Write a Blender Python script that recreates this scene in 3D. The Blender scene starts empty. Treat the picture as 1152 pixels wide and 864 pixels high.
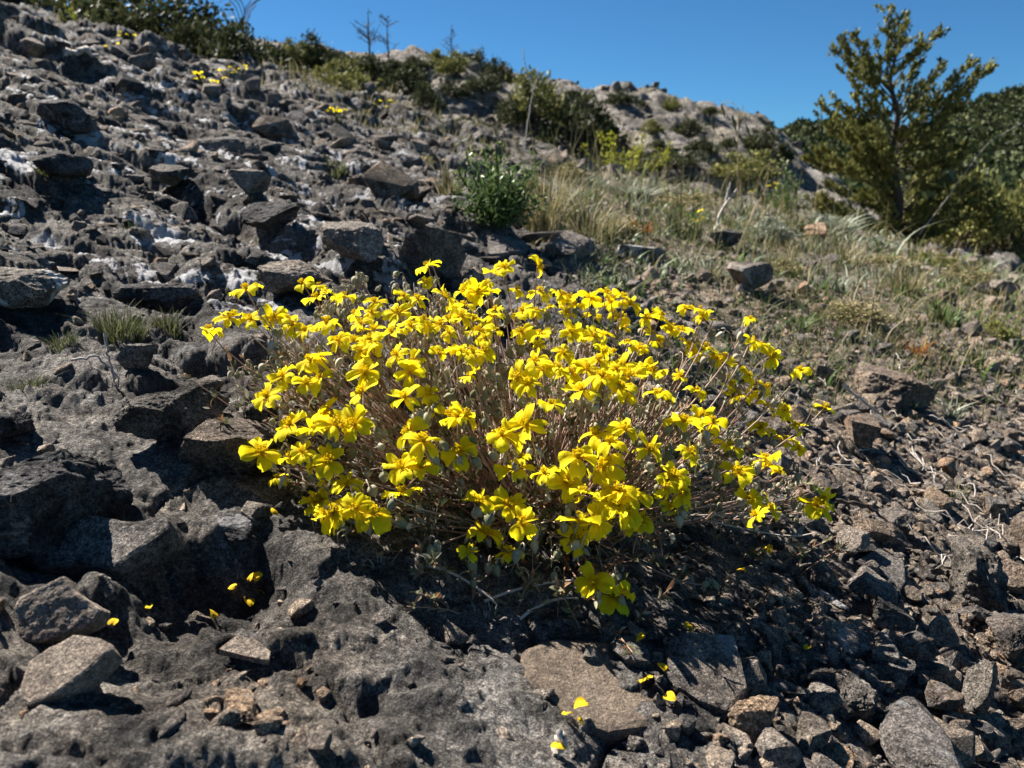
import bpy, math, random
import numpy as np
from mathutils import Vector, Matrix, Euler

S = bpy.context.scene
COL = S.collection
R = math.radians
rng = np.random.default_rng(7)
random.seed(7)

# ------------------------------------------------------------------ camera, world, sun, exposure
CAM_H, PITCH, FPX = 0.28, R(13.6), 896.0          # FPX: focal length in pixels of a 1152 px wide frame
cam_data = bpy.data.cameras.new("camera")
cam = bpy.data.objects.new("camera", cam_data)
COL.objects.link(cam)
cam.location = (0, 0, CAM_H)
cam.rotation_euler = (math.pi / 2 - PITCH, 0, 0)
cam_data.sensor_width = 36.0
cam_data.lens = 28.0
cam_data.clip_start = 0.01
cam_data.clip_end = 3000
cam_data.dof.use_dof = True
cam_data.dof.focus_distance = 0.52
cam_data.dof.aperture_fstop = 16.0
S.camera = cam

SUN_AZ, SUN_EL = -50.0, 46.5                      # degrees from +Y (clockwise), above the horizon
world = bpy.data.worlds.new("World")
S.world = world
world.use_nodes = True
wn = world.node_tree
for n in list(wn.nodes):
    wn.nodes.remove(n)
w_out = wn.nodes.new("ShaderNodeOutputWorld")
w_bg = wn.nodes.new("ShaderNodeBackground")
w_sky = wn.nodes.new("ShaderNodeTexSky")
w_sky.sky_type = 'NISHITA'
w_sky.sun_disc = False
w_sky.sun_elevation = R(SUN_EL)
w_sky.sun_rotation = R(SUN_AZ)
w_sky.altitude = 2500
w_sky.air_density = 1.0
w_sky.dust_density = 0.0
w_sky.ozone_density = 6.0
w_bg.inputs['Strength'].default_value = 0.05
w_mul = wn.nodes.new("ShaderNodeMix"); w_mul.data_type = 'RGBA'; w_mul.blend_type = 'MULTIPLY'
w_mul.inputs[0].default_value = 1.0
w_mul.inputs[7].default_value = (.325, .59, .69, 1)      # the deep blue of clear dry mountain air
wn.links.new(w_sky.outputs[0], w_mul.inputs[6])
wn.links.new(w_mul.outputs[2], w_bg.inputs['Color'])
wn.links.new(w_bg.outputs[0], w_out.inputs['Surface'])

sun_data = bpy.data.lights.new("sun", 'SUN')
sun_data.energy = 5.0
sun_data.angle = R(0.5)
sun_data.color = (1.0, 0.94, 0.86)
sun = bpy.data.objects.new("sun", sun_data)
COL.objects.link(sun)
_sd = Vector((math.sin(R(SUN_AZ)) * math.cos(R(SUN_EL)), math.cos(R(SUN_AZ)) * math.cos(R(SUN_EL)), math.sin(R(SUN_EL))))
sun.rotation_euler = _sd.to_track_quat('Z', 'Y').to_euler()
sun.location = (-3, 4, 6)

S.view_settings.view_transform = 'Standard'
S.view_settings.look = 'None'
S.view_settings.gamma = 1
S.view_settings.use_curve_mapping = False
S.view_settings.exposure = 1.62
S.render.engine = 'CYCLES'
S.cycles.max_bounces = 6
S.cycles.diffuse_bounces = 2
S.cycles.transparent_max_bounces = 4
S.cycles.use_denoising = True

# ------------------------------------------------------------------ noise (numpy)
def _u32(a):
    return np.asarray(a).astype(np.int64).astype(np.uint32)

def _hash(ix, iy, seed):
    h = _u32(ix) * np.uint32(374761393) + _u32(iy) * np.uint32(668265263) + np.uint32((seed * 1274126177) & 0xFFFFFFFF)
    h = (h ^ (h >> np.uint32(13))) * np.uint32(1274126177)
    h = (h ^ (h >> np.uint32(16))) * np.uint32(2246822519)
    return h ^ (h >> np.uint32(15))

def _h01(ix, iy, seed):
    return _hash(ix, iy, seed).astype(np.float64) / 4294967295.0

def gnoise(x, y, seed=0):
    ix = np.floor(x); iy = np.floor(y)
    fx = x - ix; fy = y - iy
    u = fx * fx * fx * (fx * (fx * 6 - 15) + 10); v = fy * fy * fy * (fy * (fy * 6 - 15) + 10)
    def g(ox, oy):
        a = _h01(ix + ox, iy + oy, seed) * 6.2831853
        return np.cos(a) * (fx - ox) + np.sin(a) * (fy - oy)
    n0 = g(0, 0) + u * (g(1, 0) - g(0, 0))
    n1 = g(0, 1) + u * (g(1, 1) - g(0, 1))
    return (n0 + v * (n1 - n0)) * 1.5

def fbm(x, y, octaves=4, seed=0, gain=0.5):
    t = 0; a = 1.0; f = 1.0; s = 0
    for o in range(octaves):
        t = t + a * gnoise(x * f + 17.3 * o, y * f - 9.1 * o, seed + o); s += a
        a *= gain; f *= 2.03
    return t / s

def ridged(x, y, octaves=4, seed=0, gain=0.55):
    t = 0; a = 1.0; f = 1.0; s = 0
    for o in range(octaves):
        t = t + a * (1 - 2 * np.abs(gnoise(x * f + 31.7 * o, y * f + 5.3 * o, seed + o))); s += a
        a *= gain; f *= 2.07
    return t / s

def worley(x, y, seed=0):
    ix = np.floor(x); iy = np.floor(y)
    F1 = np.full_like(x, 9.0); F2 = np.full_like(x, 9.0)
    cx = np.zeros_like(x); cy = np.zeros_like(x); dx = np.zeros_like(x); dy = np.zeros_like(x)
    for oy in (-1, 0, 1):
        for ox in (-1, 0, 1):
            gx = ix + ox; gy = iy + oy
            px = gx + 0.1 + 0.8 * _h01(gx, gy, seed); py = gy + 0.1 + 0.8 * _h01(gx, gy, seed + 91)
            ex = x - px; ey = y - py
            d = np.sqrt(ex * ex + ey * ey)
            near = d < F1
            F2 = np.where(near, F1, np.minimum(F2, d))
            F1 = np.where(near, d, F1)
            cx = np.where(near, gx, cx); cy = np.where(near, gy, cy)
            dx = np.where(near, ex, dx); dy = np.where(near, ey, dy)
    return F1, F2, cx, cy, dx, dy

def sstep(a, b, x):
    t = np.clip((x - a) / (b - a), 0, 1)
    return t * t * (3 - 2 * t)

def blocks(x, y, s, seed, tilt=0.5, crack=0.5, aniso=1.0, rot=0.0):
    """broken rock: every cell a tilted facet of its own height, cracks between (unit height)"""
    c, n = math.cos(rot), math.sin(rot)
    X = (c * x + n * y) / (s * aniso); Y = (-n * x + c * y) / s
    F1, F2, cx, cy, dx, dy = worley(X, Y, seed)
    a = _h01(cx, cy, seed + 5); b = _h01(cx, cy, seed + 6) - .5; d = _h01(cx, cy, seed + 7) - .5
    w = sstep(0.0, 0.17, F2 - F1)
    return w * ((a - .5) * 1.15 + tilt * 2 * (b * dx + d * dy) - 0.2 * F1 * F1) - crack * (1 - w)

def ledges(x, y, s, seed, rot):
    """broken bedding ledges: treads that dip gently away from the viewer's side, risers between (unit height)"""
    c, n = math.cos(rot), math.sin(rot)
    X = (c * x + n * y) / s; Y = (-n * x + c * y) / s
    t = Y + .55 * fbm(X * .55, Y * .55, 3, seed) + .16 * fbm(X * 2.3, Y * 2.3, 2, seed + 1)
    f = t - np.floor(t)
    amp = _h01(np.floor(t), np.floor(X * .45 + 7.3 * _h01(np.floor(t), np.floor(t) * 0, seed + 2)), seed + 3)
    riser = sstep(0, .13, f)
    return (riser * (1 - .95 * f)) * (.35 + .65 * amp) * sstep(-.35, .15, fbm(X * .8, Y * .8, 2, seed + 4) + .1)

def vnoise3(P, seed=0):
    I = np.floor(P).astype(np.int64); f = P - I
    f = f * f * (3 - 2 * f)
    def h(o):
        return _h01(I[:, 0] + o[0] + 57 * (I[:, 2] + o[2]), I[:, 1] + o[1] + 113 * (I[:, 2] + o[2]), seed)
    r = 0
    for o in ((0,0,0),(1,0,0),(0,1,0),(1,1,0),(0,0,1),(1,0,1),(0,1,1),(1,1,1)):
        wgt = np.ones(len(P))
        for k in range(3):
            wgt = wgt * (f[:, k] if o[k] else 1 - f[:, k])
        r = r + wgt * h(o)
    return r * 2 - 1

def fbm3(P, octaves=4, seed=0, gain=.5):
    t = 0; a = 1.; s = 0; f = 1.
    for o in range(octaves):
        t = t + a * vnoise3(P * f + 13.7 * o, seed + o); s += a; a *= gain; f *= 2.1
    return t / s

# ------------------------------------------------------------------ terrain functions
def pix_dir(px, py):
    """direction (x, y, z) with y = 1 through a pixel of the 1152 x 864 photograph"""
    dx = px - 576.0; dy = 432.0 - py
    yy = FPX * math.cos(PITCH) + dy * math.sin(PITCH)
    zz = dy * math.cos(PITCH) - FPX * math.sin(PITCH)
    return dx / yy, 1.0, zz / yy

def to_pix(x, y, z):
    z = z - CAM_H
    f = y * math.cos(PITCH) - z * math.sin(PITCH)
    u = y * math.sin(PITCH) + z * math.cos(PITCH)
    return 576 + FPX * x / f, 432 - FPX * u / f

def soil_w(x, y):
    return sstep(-0.04, 0.22, x - 0.10 + 0.10 * fbm(x * 3, y * 3, 3, 41) + 0.02 * np.clip(y - 1, 0, 3) - 0.10 * np.clip(y - 3, 0, 4))

PITS = [(232, 640, .055, .035), (330, 690, .03, .014), (60, 610, .05, .02), (150, 720, .05, .012)]   # hollows in the bedrock: pixel, radius, depth
_pit_xy = []

def ground_base(x, y):
    z = -0.235 * x + 0.132 * y - 0.006 * y * y
    z = z + 0.06 * sstep(2, 7, y) * fbm(x * .5, y * .5, 3, 3) * 1.6
    z = z + 0.03 * np.clip(-x - .28 * y, 0, 9) - .18 * np.clip(x - .08, 0, .6) * np.exp(-(y / .9) ** 2)
    return z

def ground_h(x, y):
    x = np.asarray(x, float); y = np.asarray(y, float)
    soil = soil_w(x, y); rock = 1 - soil
    wx = x + 0.03 * fbm(x * 6, y * 6, 2, 11); wy = y + 0.03 * fbm(x * 6, y * 6, 2, 21)
    far1 = sstep(1.2, 3.5, y)
    bed = rock * (1 - sstep(.40, .54, y))                 # smooth weathered slab near the lens
    plant = np.exp(-(((x - .03) / .17) ** 2 + ((y - .56) / .13) ** 2))
    k = 1 - .75 * plant
    z = ground_base(x, y)
    ang = -0.32
    led = 1 - .65 * plant
    z = z + far1 * (0.09 * rock + .02) * blocks(wx, wy, .62, 31, .6, .35, 2.2, ang)
    z = z + led * rock * (1 - .6 * bed) * (.11 * far1 + .026) * ledges(x, y, .47, 91, ang)
    z = z + led * rock * (1 - .55 * bed) * (.020 + .012 * far1) * ledges(x, y, .15, 95, ang + .15)
    z = z + k * (.036 * rock * (1 - .75 * bed) * sstep(.3, .9, y + .35) + .004 * soil) * blocks(wx, wy, .23, 32, .8, .45, 2.1, ang)
    z = z + k * (.016 * rock * (1 - .8 * bed) + .004 * soil) * blocks(wx, wy, .092, 33, .9, .5, 1.9, ang)
    z = z + (.0060 * rock * (1 - .85 * bed) + .006 * soil) * blocks(wx, wy, .041, 34, 1.0, .5, 1.6, ang + .3)
    z = z + (.0016 * rock * (1 - .85 * bed) + .0034 * soil) * blocks(x + .2 * (wx - x), y + .2 * (wy - y), .0165, 35, 1.1, .45, 1.4, .1)
    cF1, cF2 = worley((wx * .9 + wy * .3) / .13, (wy - .3 * wx) / .085, 171)[:2]
    z = z - bed * .0065 * (1 - sstep(0, .05, cF2 - cF1)) * sstep(-.2, .3, fbm(x * 9, y * 9, 2, 172))
    bx = x + .012 * fbm(x * 22, y * 22, 3, 66); by = y + .012 * fbm(x * 22, y * 22, 3, 67)
    z = z + bed * (.0085 * blocks(bx, by, .085, 63, 1.3, .15, 1.8, ang) + .0030 * blocks(bx, by, .033, 64, 1.5, .35, 1.5, .8) + .0011 * blocks(bx, by, .0125, 65, 1.6, .2, 1.4, .2) + .010 * fbm(x * 6, y * 7, 3, 68))
    z = z + .0008 * (1 - .6 * bed) * blocks(bx, by, .0062, 36, 1.5, .25, 1.3, .9)
    z = z + .006 * rock * fbm(wx * 9, wy * 11, 3, 51)
    for (qx, qy, r, d) in _pit_xy:
        q = np.sqrt((x - qx) ** 2 + ((y - qy) * 1.25) ** 2) + .012 * fbm(x * 26, y * 26, 2, 81)
        z = z - d * (1 - sstep(r * .25, r * 1.15, q))
    return z

def march(fn, px, py, t0=.18, t1=16., n=900):
    """the first point where the ray through a pixel meets the surface fn"""
    dx, _, dz = pix_dir(px, py)
    t = np.geomspace(t0, t1, n)
    z = CAM_H + dz * t
    below = np.nonzero(z <= fn(dx * t, t))[0]
    if len(below) == 0:
        return None
    i = below[0]
    if i == 0:
        return Vector((dx * t[0], t[0], float(z[0])))
    tt = np.linspace(t[i - 1], t[i], 24)
    zz = CAM_H + dz * tt
    b = np.nonzero(zz <= fn(dx * tt, tt))[0]
    j = b[0] if len(b) else 23
    return Vector((dx * tt[j], tt[j], float(zz[j])))

for (_px, _py, _r, _d) in PITS:
    _p = march(ground_base, _px, _py)
    _pit_xy.append((_p.x, _p.y, _r, _d))

def G(x, y):
    return float(ground_h(np.array([x]), np.array([y]))[0])

def elev_table(rows):
    us, es = [], []
    for (px, py) in rows:
        u, _, e = pix_dir(px, py)
        us.append(u); es.append(e)
    return np.array(us), np.array(es)

HILL = elev_table([(-400, 30), (0, 42), (150, 48), (230, 52), (320, 66), (400, 78), (450, 75), (510, 76), (560, 92), (600, 105), (640, 108), (700, 116), (760, 122), (800, 128), (850, 150),
                   (880, 166), (905, 188), (930, 214), (970, 240), (1050, 262), (1152, 300), (1500, 360)])
FAR = elev_table([(300, 190), (700, 190), (830, 168), (862, 157), (895, 144), (930, 140), (1000, 146), (1040, 152), (1075, 143), (1110, 139), (1152, 136), (1300, 122), (1600, 120)])
RIDGE = elev_table([(700, 200), (960, 200), (1010, 165), (1060, 138), (1100, 120), (1152, 107), (1250, 84), (1400, 76), (1700, 100)])

def hill_h(x, y):
    x = np.asarray(x, float); y = np.asarray(y, float)
    u = x / np.maximum(y, .1)
    ec = np.interp(u, *HILL)
    D = 52 + 6 * fbm(u * 2.2, u * 0 + 1.5, 2, 5)
    t = np.clip((y - 11) / (D - 11), 0, 1)
    e0 = np.minimum(ec - .05, .02 - .20 * np.clip(u, -.9, .9)) - .045
    e = e0 + (ec - e0) * (1 - (1 - t) ** 1.7)
    z = CAM_H + e * np.minimum(y, D)
    z = z - np.clip(y - D, 0, None) * .30
    damp = 1 - .75 * np.exp(-((y - D) / 5.) ** 2)
    z = z + damp * (1.1 * ridged(x * .09, y * .07, 3, 15) * sstep(14, 24, y)) + .5 * ridged(x * .3 + .1 * y, y * .22, 4, 16) * damp + .12 * ridged(x * .9, y * .9, 3, 17)
    z = z + .35 * damp * blocks(x, y, 4.5, 19, .8, .4, 1.6, .6) + .32 * blocks(x, y, 1.6, 20, .9, .5, 1.5, .6)
    return z

def far_h(x, y):
    x = np.asarray(x, float); y = np.asarray(y, float)
    u = x / np.maximum(y, .1)
    ec = np.interp(u, *FAR)
    D = 210.
    t = np.clip((y - 22) / (D - 22), 0, 1)
    e0 = -.13
    e = e0 + (ec - e0) * t ** .62
    z = CAM_H + e * np.minimum(y, D) - np.clip(y - D, 0, None) * .35
    return z + 2.2 * fbm(x * .03, y * .03, 3, 25) * sstep(25, 80, y) * (1 - .6 * np.exp(-((y - D) / 30) ** 2))

def ridge_h(x, y):
    x = np.asarray(x, float); y = np.asarray(y, float)
    u = x / np.maximum(y, .1)
    ec = np.interp(u, *RIDGE)
    D = 480.
    t = np.clip((y - 230) / (D - 230), 0, 1)
    e = (ec - .12) + .12 * t ** .7
    return CAM_H + e * np.minimum(y, D) - np.clip(y - D, 0, None) * .4 + 3 * fbm(x * .012, y * .012, 3, 26)

# ------------------------------------------------------------------ mesh and object helpers
def np_mesh(name, V, F, smooth=True, attrs=None):
    V = np.asarray(V, np.float32); F = np.asarray(F, np.int32)
    me = bpy.data.meshes.new(name)
    me.vertices.add(len(V)); me.vertices.foreach_set("co", V.ravel())
    k = F.shape[1]
    me.loops.add(F.size); me.loops.foreach_set("vertex_index", F.ravel())
    me.polygons.add(len(F)); me.polygons.foreach_set("loop_start", np.arange(0, F.size, k, dtype=np.int32))
    me.polygons.foreach_set("use_smooth", np.full(len(F), smooth, bool))
    me.update(calc_edges=True)
    for an, av in (attrs or {}).items():
        at = me.attributes.new(an, 'FLOAT', 'POINT')
        at.data.foreach_set("value", np.asarray(av, np.float32))
    return me

def link(name, me, mats, parent=None, loc=(0, 0, 0), rot=(0, 0, 0), scale=(1, 1, 1)):
    o = bpy.data.objects.new(name, me)
    COL.objects.link(o)
    if me is not None and mats is not None:
        for m in (mats if isinstance(mats, (list, tuple)) else [mats]):
            if len(me.materials) < (len(mats) if isinstance(mats, (list, tuple)) else 1):
                me.materials.append(m)
    o.location = loc; o.rotation_euler = rot; o.scale = scale
    if parent is not None:
        o.parent = parent
    return o

def empty(name, loc, rotz=0.0):
    o = bpy.data.objects.new(name, None)
    COL.objects.link(o)
    o.location = loc; o.rotation_euler = (0, 0, rotz); o.empty_display_size = .02
    return o

def tag(o, label=None, cat=None, group=None, kind=None):
    if label: o["label"] = label
    if cat: o["category"] = cat
    if group: o["group"] = group
    if kind: o["kind"] = kind
    return o

class Geo:
    """collects vertices and quads"""
    def __init__(self): self.V = []; self.F = []; self.n = 0; self.A = []
    def add(self, V, F, a=0.0):
        V = np.asarray(V, float); F = np.asarray(F, np.int64)
        self.V.append(V); self.F.append(F + self.n); self.n += len(V)
        self.A.append(np.full(len(V), a) if np.isscalar(a) else np.asarray(a))
    def arrays(self):
        return np.concatenate(self.V), np.concatenate(self.F), np.concatenate(self.A)
    def mesh(self, name, smooth=True):
        V, F, A = self.arrays()
        return np_mesh(name, V, F, smooth, {"rnd": A})

def tube(P, rad, sides=5):
    P = np.asarray(P, float); n = len(P)
    rad = np.full(n, rad) if np.isscalar(rad) else np.asarray(rad, float)
    T = np.gradient(P, axis=0); T /= np.linalg.norm(T, axis=1)[:, None] + 1e-12
    ref = np.array([0, 0, 1.]) if abs(T[:, 2]).mean() < .8 else np.array([1., 0, 0])
    A = np.cross(T, ref); A /= np.linalg.norm(A, axis=1)[:, None] + 1e-12
    B = np.cross(T, A)
    th = np.arange(sides) * 2 * math.pi / sides
    V = P[:, None, :] + rad[:, None, None] * (np.cos(th)[None, :, None] * A[:, None, :] + np.sin(th)[None, :, None] * B[:, None, :])
    V = V.reshape(-1, 3)
    i = np.arange(n - 1)[:, None] * sides; j = np.arange(sides)[None, :]; j2 = (j + 1) % sides
    F = np.stack([i + j, i + j2, i + sides + j2, i + sides + j], -1).reshape(-1, 4)
    return V, F

def bez(p0, p1, p2, p3, n=8):
    t = np.linspace(0, 1, n)[:, None]
    p0, p1, p2, p3 = [np.asarray(q, float)[None] for q in (p0, p1, p2, p3)]
    return (1 - t) ** 3 * p0 + 3 * t * (1 - t) ** 2 * p1 + 3 * t * t * (1 - t) * p2 + t ** 3 * p3

def rand_dirs(n, r=rng):
    v = r.normal(size=(n, 3))
    return v / np.linalg.norm(v, axis=1)[:, None]

def leaf_quads(P, A, L, W, r=rng, fold=0.0):
    """rhombic leaves: centres P, axes A, half lengths L, half widths W"""
    n = len(P)
    X = np.cross(A, rand_dirs(n, r)); X /= np.linalg.norm(X, axis=1)[:, None] + 1e-9
    L = np.broadcast_to(L, n)[:, None]; W = np.broadcast_to(W, n)[:, None]
    V = np.stack([P - A * L, P + X * W + A * L * .15, P + A * L, P - X * W + A * L * .15], 1).reshape(-1, 3)
    F = np.arange(4 * n).reshape(-1, 4)
    return V, F

# ------------------------------------------------------------------ materials
def mat_new(name):
    m = bpy.data.materials.new(name); m.use_nodes = True
    nt = m.node_tree
    for n in list(nt.nodes): nt.nodes.remove(n)
    out = nt.nodes.new("ShaderNodeOutputMaterial")
    return m, nt, out

def N(nt, typ, **kw):
    n = nt.nodes.new("ShaderNode" + typ)
    for k, v in kw.items():
        if k in n.inputs: n.inputs[k].default_value = v
        else: setattr(n, k, v)
    return n

def ramp(nt, fac, stops):
    r = nt.nodes.new("ShaderNodeValToRGB")
    e = r.color_ramp.elements
    while len(e) < len(stops): e.new(.5)
    for q, (p, c) in zip(e, stops):
        q.position = p; q.color = (c[0], c[1], c[2], 1) if not np.isscalar(c) else (c, c, c, 1)
    nt.links.new(fac, r.inputs[0])
    return r.outputs[0]

def mix(nt, fac, a, b, mode='MIX'):
    n = nt.nodes.new("ShaderNodeMix"); n.data_type = 'RGBA'; n.blend_type = mode
    for sock, v in ((n.inputs[0], fac), (n.inputs[6], a), (n.inputs[7], b)):
        if hasattr(v, "links"): nt.links.new(v, sock)
        elif np.isscalar(v): sock.default_value = v
        else: sock.default_value = (v[0], v[1], v[2], 1)
    return n.outputs[2]

def math_n(nt, op, a, b=None, c=None):
    n = nt.nodes.new("ShaderNodeMath"); n.operation = op
    for i, v in enumerate((a, b, c)):
        if v is None: continue
        if hasattr(v, "links"): nt.links.new(v, n.inputs[i])
        else: n.inputs[i].default_value = v
    return n.outputs[0]

def noise(nt, vec, scale, detail=5, rough=.55, dist=0.0):
    n = N(nt, "TexNoise", Scale=scale, Detail=detail, Roughness=rough, Distortion=dist)
    nt.links.new(vec, n.inputs['Vector'])
    return n.outputs['Fac']

def attr(nt, name):
    n = nt.nodes.new("ShaderNodeAttribute"); n.attribute_name = name
    return n.outputs['Fac']

def rock_mat(name, dark, light, warm=None, lichen=.0, black=.5, scale=1.0, per_object=True, ground=False, bump=1.0, vec_scale=1.0, grain=1.0):
    m, nt, out = mat_new(name)
    L = nt.links
    geo = nt.nodes.new("ShaderNodeNewGeometry")
    pos = geo.outputs['Position']
    if vec_scale != 1.0:
        vm = nt.nodes.new("ShaderNodeVectorMath"); vm.operation = 'SCALE'; vm.inputs['Scale'].default_value = vec_scale
        L.new(pos, vm.inputs[0]); pos = vm.outputs[0]
    n1 = noise(nt, pos, 16 * scale, 8, .62, .6)
    col = ramp(nt, n1, [(.30, dark), (.52, [(a + b) / 2 for a, b in zip(dark, light)]), (.70, light)])
    if warm is not None:
        n2 = noise(nt, pos, 9 * scale, 5, .6)
        col = mix(nt, ramp(nt, n2, [(.50, 0.0), (.68, .75)]), col, warm)
    if ground:
        soil = attr(nt, "soil")
        ns = noise(nt, pos, 60, 6, .7)
        sc = ramp(nt, ns, [(.28, (.16, .122, .092)), (.5, (.33, .265, .205)), (.72, (.52, .435, .35))])
        col = mix(nt, soil, col, sc)
    # crustose lichen: black film, fine pale specks, white patches
    nb = noise(nt, pos, 38 * scale, 7, .7)
    col = mix(nt, math_n(nt, 'MULTIPLY', ramp(nt, nb, [(.47, 0.0), (.60, 1.0)]), black), col, (.030, .029, .030))
    if ground:
        crust = ramp(nt, noise(nt, pos, 7, 8, .65, .8), [(.46, 0.0), (.58, 1.0)])
        col = mix(nt, math_n(nt, 'MULTIPLY', crust, math_n(nt, 'SUBTRACT', .85, math_n(nt, 'MULTIPLY', attr(nt, "soil"), .7))), col, mix(nt, 1.0, col, (.34, .335, .335), 'MULTIPLY'))
    n3 = noise(nt, pos, 260 * scale, 8, .80)
    col = mix(nt, ramp(nt, n3, [(.40, .5 - .5 * grain), (.61, .5 + .5 * grain)]), mix(nt, 1.0, col, (.34, .34, .35), 'MULTIPLY'), mix(nt, 1.0, col, (1.5, 1.48, 1.45), 'MULTIPLY'))
    n4 = noise(nt, pos, 820 * scale, 3, .8)
    col = mix(nt, grain, col, mix(nt, 1.0, col, ramp(nt, n4, [(.36, .36), (.50, .95), (.64, 1.95)]), 'MULTIPLY'))
    nl = math_n(nt, 'ADD', noise(nt, pos, 13 * scale, 9, .66, 1.2), math_n(nt, 'MULTIPLY', math_n(nt, 'SUBTRACT', noise(nt, pos, 120 * scale, 5, .7), .5), .22))
    lw = ramp(nt, nl, [(.565 if ground else .585, 0.0), (.59 if ground else .61, 1.0)])
    nf = noise(nt, pos, 75 * scale, 6, .7)
    lw2 = ramp(nt, nf, [(.655, 0.0), (.675, .8)])
    if ground:
        la = attr(nt, "lich")
        lw = math_n(nt, 'MULTIPLY', lw, la); lw2 = math_n(nt, 'MULTIPLY', lw2, math_n(nt, 'ADD', math_n(nt, 'MULTIPLY', la, .5), .6))
    else:
        lw = math_n(nt, 'MULTIPLY', lw, lichen); lw2 = math_n(nt, 'MULTIPLY', lw2, min(1, lichen + .15))
    col = mix(nt, lw, col, (.60, .60, .61)); col = mix(nt, lw2, col, (.46, .46, .46))
    if per_object:
        oi = nt.nodes.new("ShaderNodeObjectInfo")
        v = ramp(nt, oi.outputs['Random'], [(0.0, (.70, .70, .72)), (.4, (.95, .93, .92)), (.75, (1.12, 1.06, 1.0)), (1.0, (1.3, 1.2, 1.06))])
        col = mix(nt, 1.0, col, v, 'MULTIPLY')
    b = N(nt, "BsdfPrincipled", Roughness=.92)
    b.inputs['Specular IOR Level'].default_value = .18
    L.new(col, b.inputs['Base Color'])
    h = math_n(nt, 'ADD', math_n(nt, 'MULTIPLY', n4, .30 * grain), math_n(nt, 'ADD', math_n(nt, 'MULTIPLY', noise(nt, pos, 420 * scale, 6, .75), .7), math_n(nt, 'MULTIPLY', noise(nt, pos, 110 * scale, 6, .7, .5), 1.2)))
    bp = N(nt, "Bump", Strength=1.0 * bump, Distance=.009 / vec_scale)
    L.new(h, bp.inputs['Height']); L.new(bp.outputs[0], b.inputs['Normal'])
    L.new(b.outputs[0], out.inputs[0])
    return m

def leaf_mat(name, stops, trans=.25, rough=.6, scale=0.0, tint=None):
    """foliage: colour from the per-leaf random attribute"""
    m, nt, out = mat_new(name)
    col = ramp(nt, attr(nt, "rnd"), stops)
    if scale:
        geo = nt.nodes.new("ShaderNodeNewGeometry")
        col = mix(nt, ramp(nt, noise(nt, geo.outputs['Position'], scale, 4), [(.35, 0.), (.65, .6)]), col, tint or stops[0][1])
    b = N(nt, "BsdfPrincipled", Roughness=rough); b.inputs['Specular IOR Level'].default_value = .10
    nt.links.new(col, b.inputs['Base Color'])
    if trans > 0:
        t = N(nt, "BsdfTranslucent"); nt.links.new(col, t.inputs[0])
        ms = N(nt, "MixShader"); ms.inputs[0].default_value = trans
        nt.links.new(b.outputs[0], ms.inputs[1]); nt.links.new(t.outputs[0], ms.inputs[2])
        nt.links.new(ms.outputs[0], out.inputs[0])
    else:
        nt.links.new(b.outputs[0], out.inputs[0])
    return m

M = {}
M['ground'] = rock_mat("weathered_limestone_ground", (.078, .073, .068), (.38, .352, .318), (.30, .25, .195), ground=True, per_object=False, black=.75)
M['rock_grey'] = rock_mat("grey_rock", (.16, .148, .137), (.41, .375, .335), (.35, .285, .22), lichen=.35, black=.5)
M['rock_dark'] = rock_mat("dark_lichened_rock", (.085, .082, .08), (.26, .246, .234), (.23, .19, .155), lichen=.5, black=.85)
M['rock_pale'] = rock_mat("pale_tan_rock", (.30, .255, .215), (.55, .475, .40), (.50, .41, .32), lichen=.03, black=.16, scale=1.2, grain=.75)
M['tan_smooth'] = rock_mat("smooth_tan_rock", (.155, .128, .104), (.26, .22, .182), (.23, .185, .14), lichen=.05, black=.25, grain=.5, bump=.8)
M['rock_brown'] = rock_mat("brown_rock", (.18, .142, .112), (.42, .345, .275), (.38, .27, .18), lichen=.15, black=.35)
M['rock_white'] = rock_mat("white_lichened_rock", (.15, .144, .137), (.37, .35, .325), None, lichen=1.0, black=.4, scale=.8)
M['hill'] = rock_mat("hill_rock", (.22, .20, .18), (.52, .48, .43), (.27, .235, .155), lichen=.0, black=.45, per_object=False, vec_scale=.025, bump=1.0)
# ------------------------------------------------------------------ the setting
def fan(fn, u, y, apex):
    U, Y = np.meshgrid(u, y)
    X = U * (np.sqrt((Y + apex) ** 2 + apex * apex) if apex else Y)
    nr, nc = X.shape
    Z = fn(X.ravel(), Y.ravel())
    V = np.stack([X.ravel(), Y.ravel(), Z], 1)
    i = np.arange(nr - 1)[:, None] * nc; j = np.arange(nc - 1)[None, :]
    F = np.stack([i + j, i + j + 1, i + nc + j + 1, i + nc + j], -1).reshape(-1, 4)
    return V, F

def warp_u(n, inner, outer, frac=.84):
    a = int(n * frac); b = (n - a) // 2
    return np.concatenate([np.linspace(-outer, -inner, b, endpoint=False), np.linspace(-inner, inner, a), np.linspace(inner, outer, b + 1)[1:]])

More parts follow.
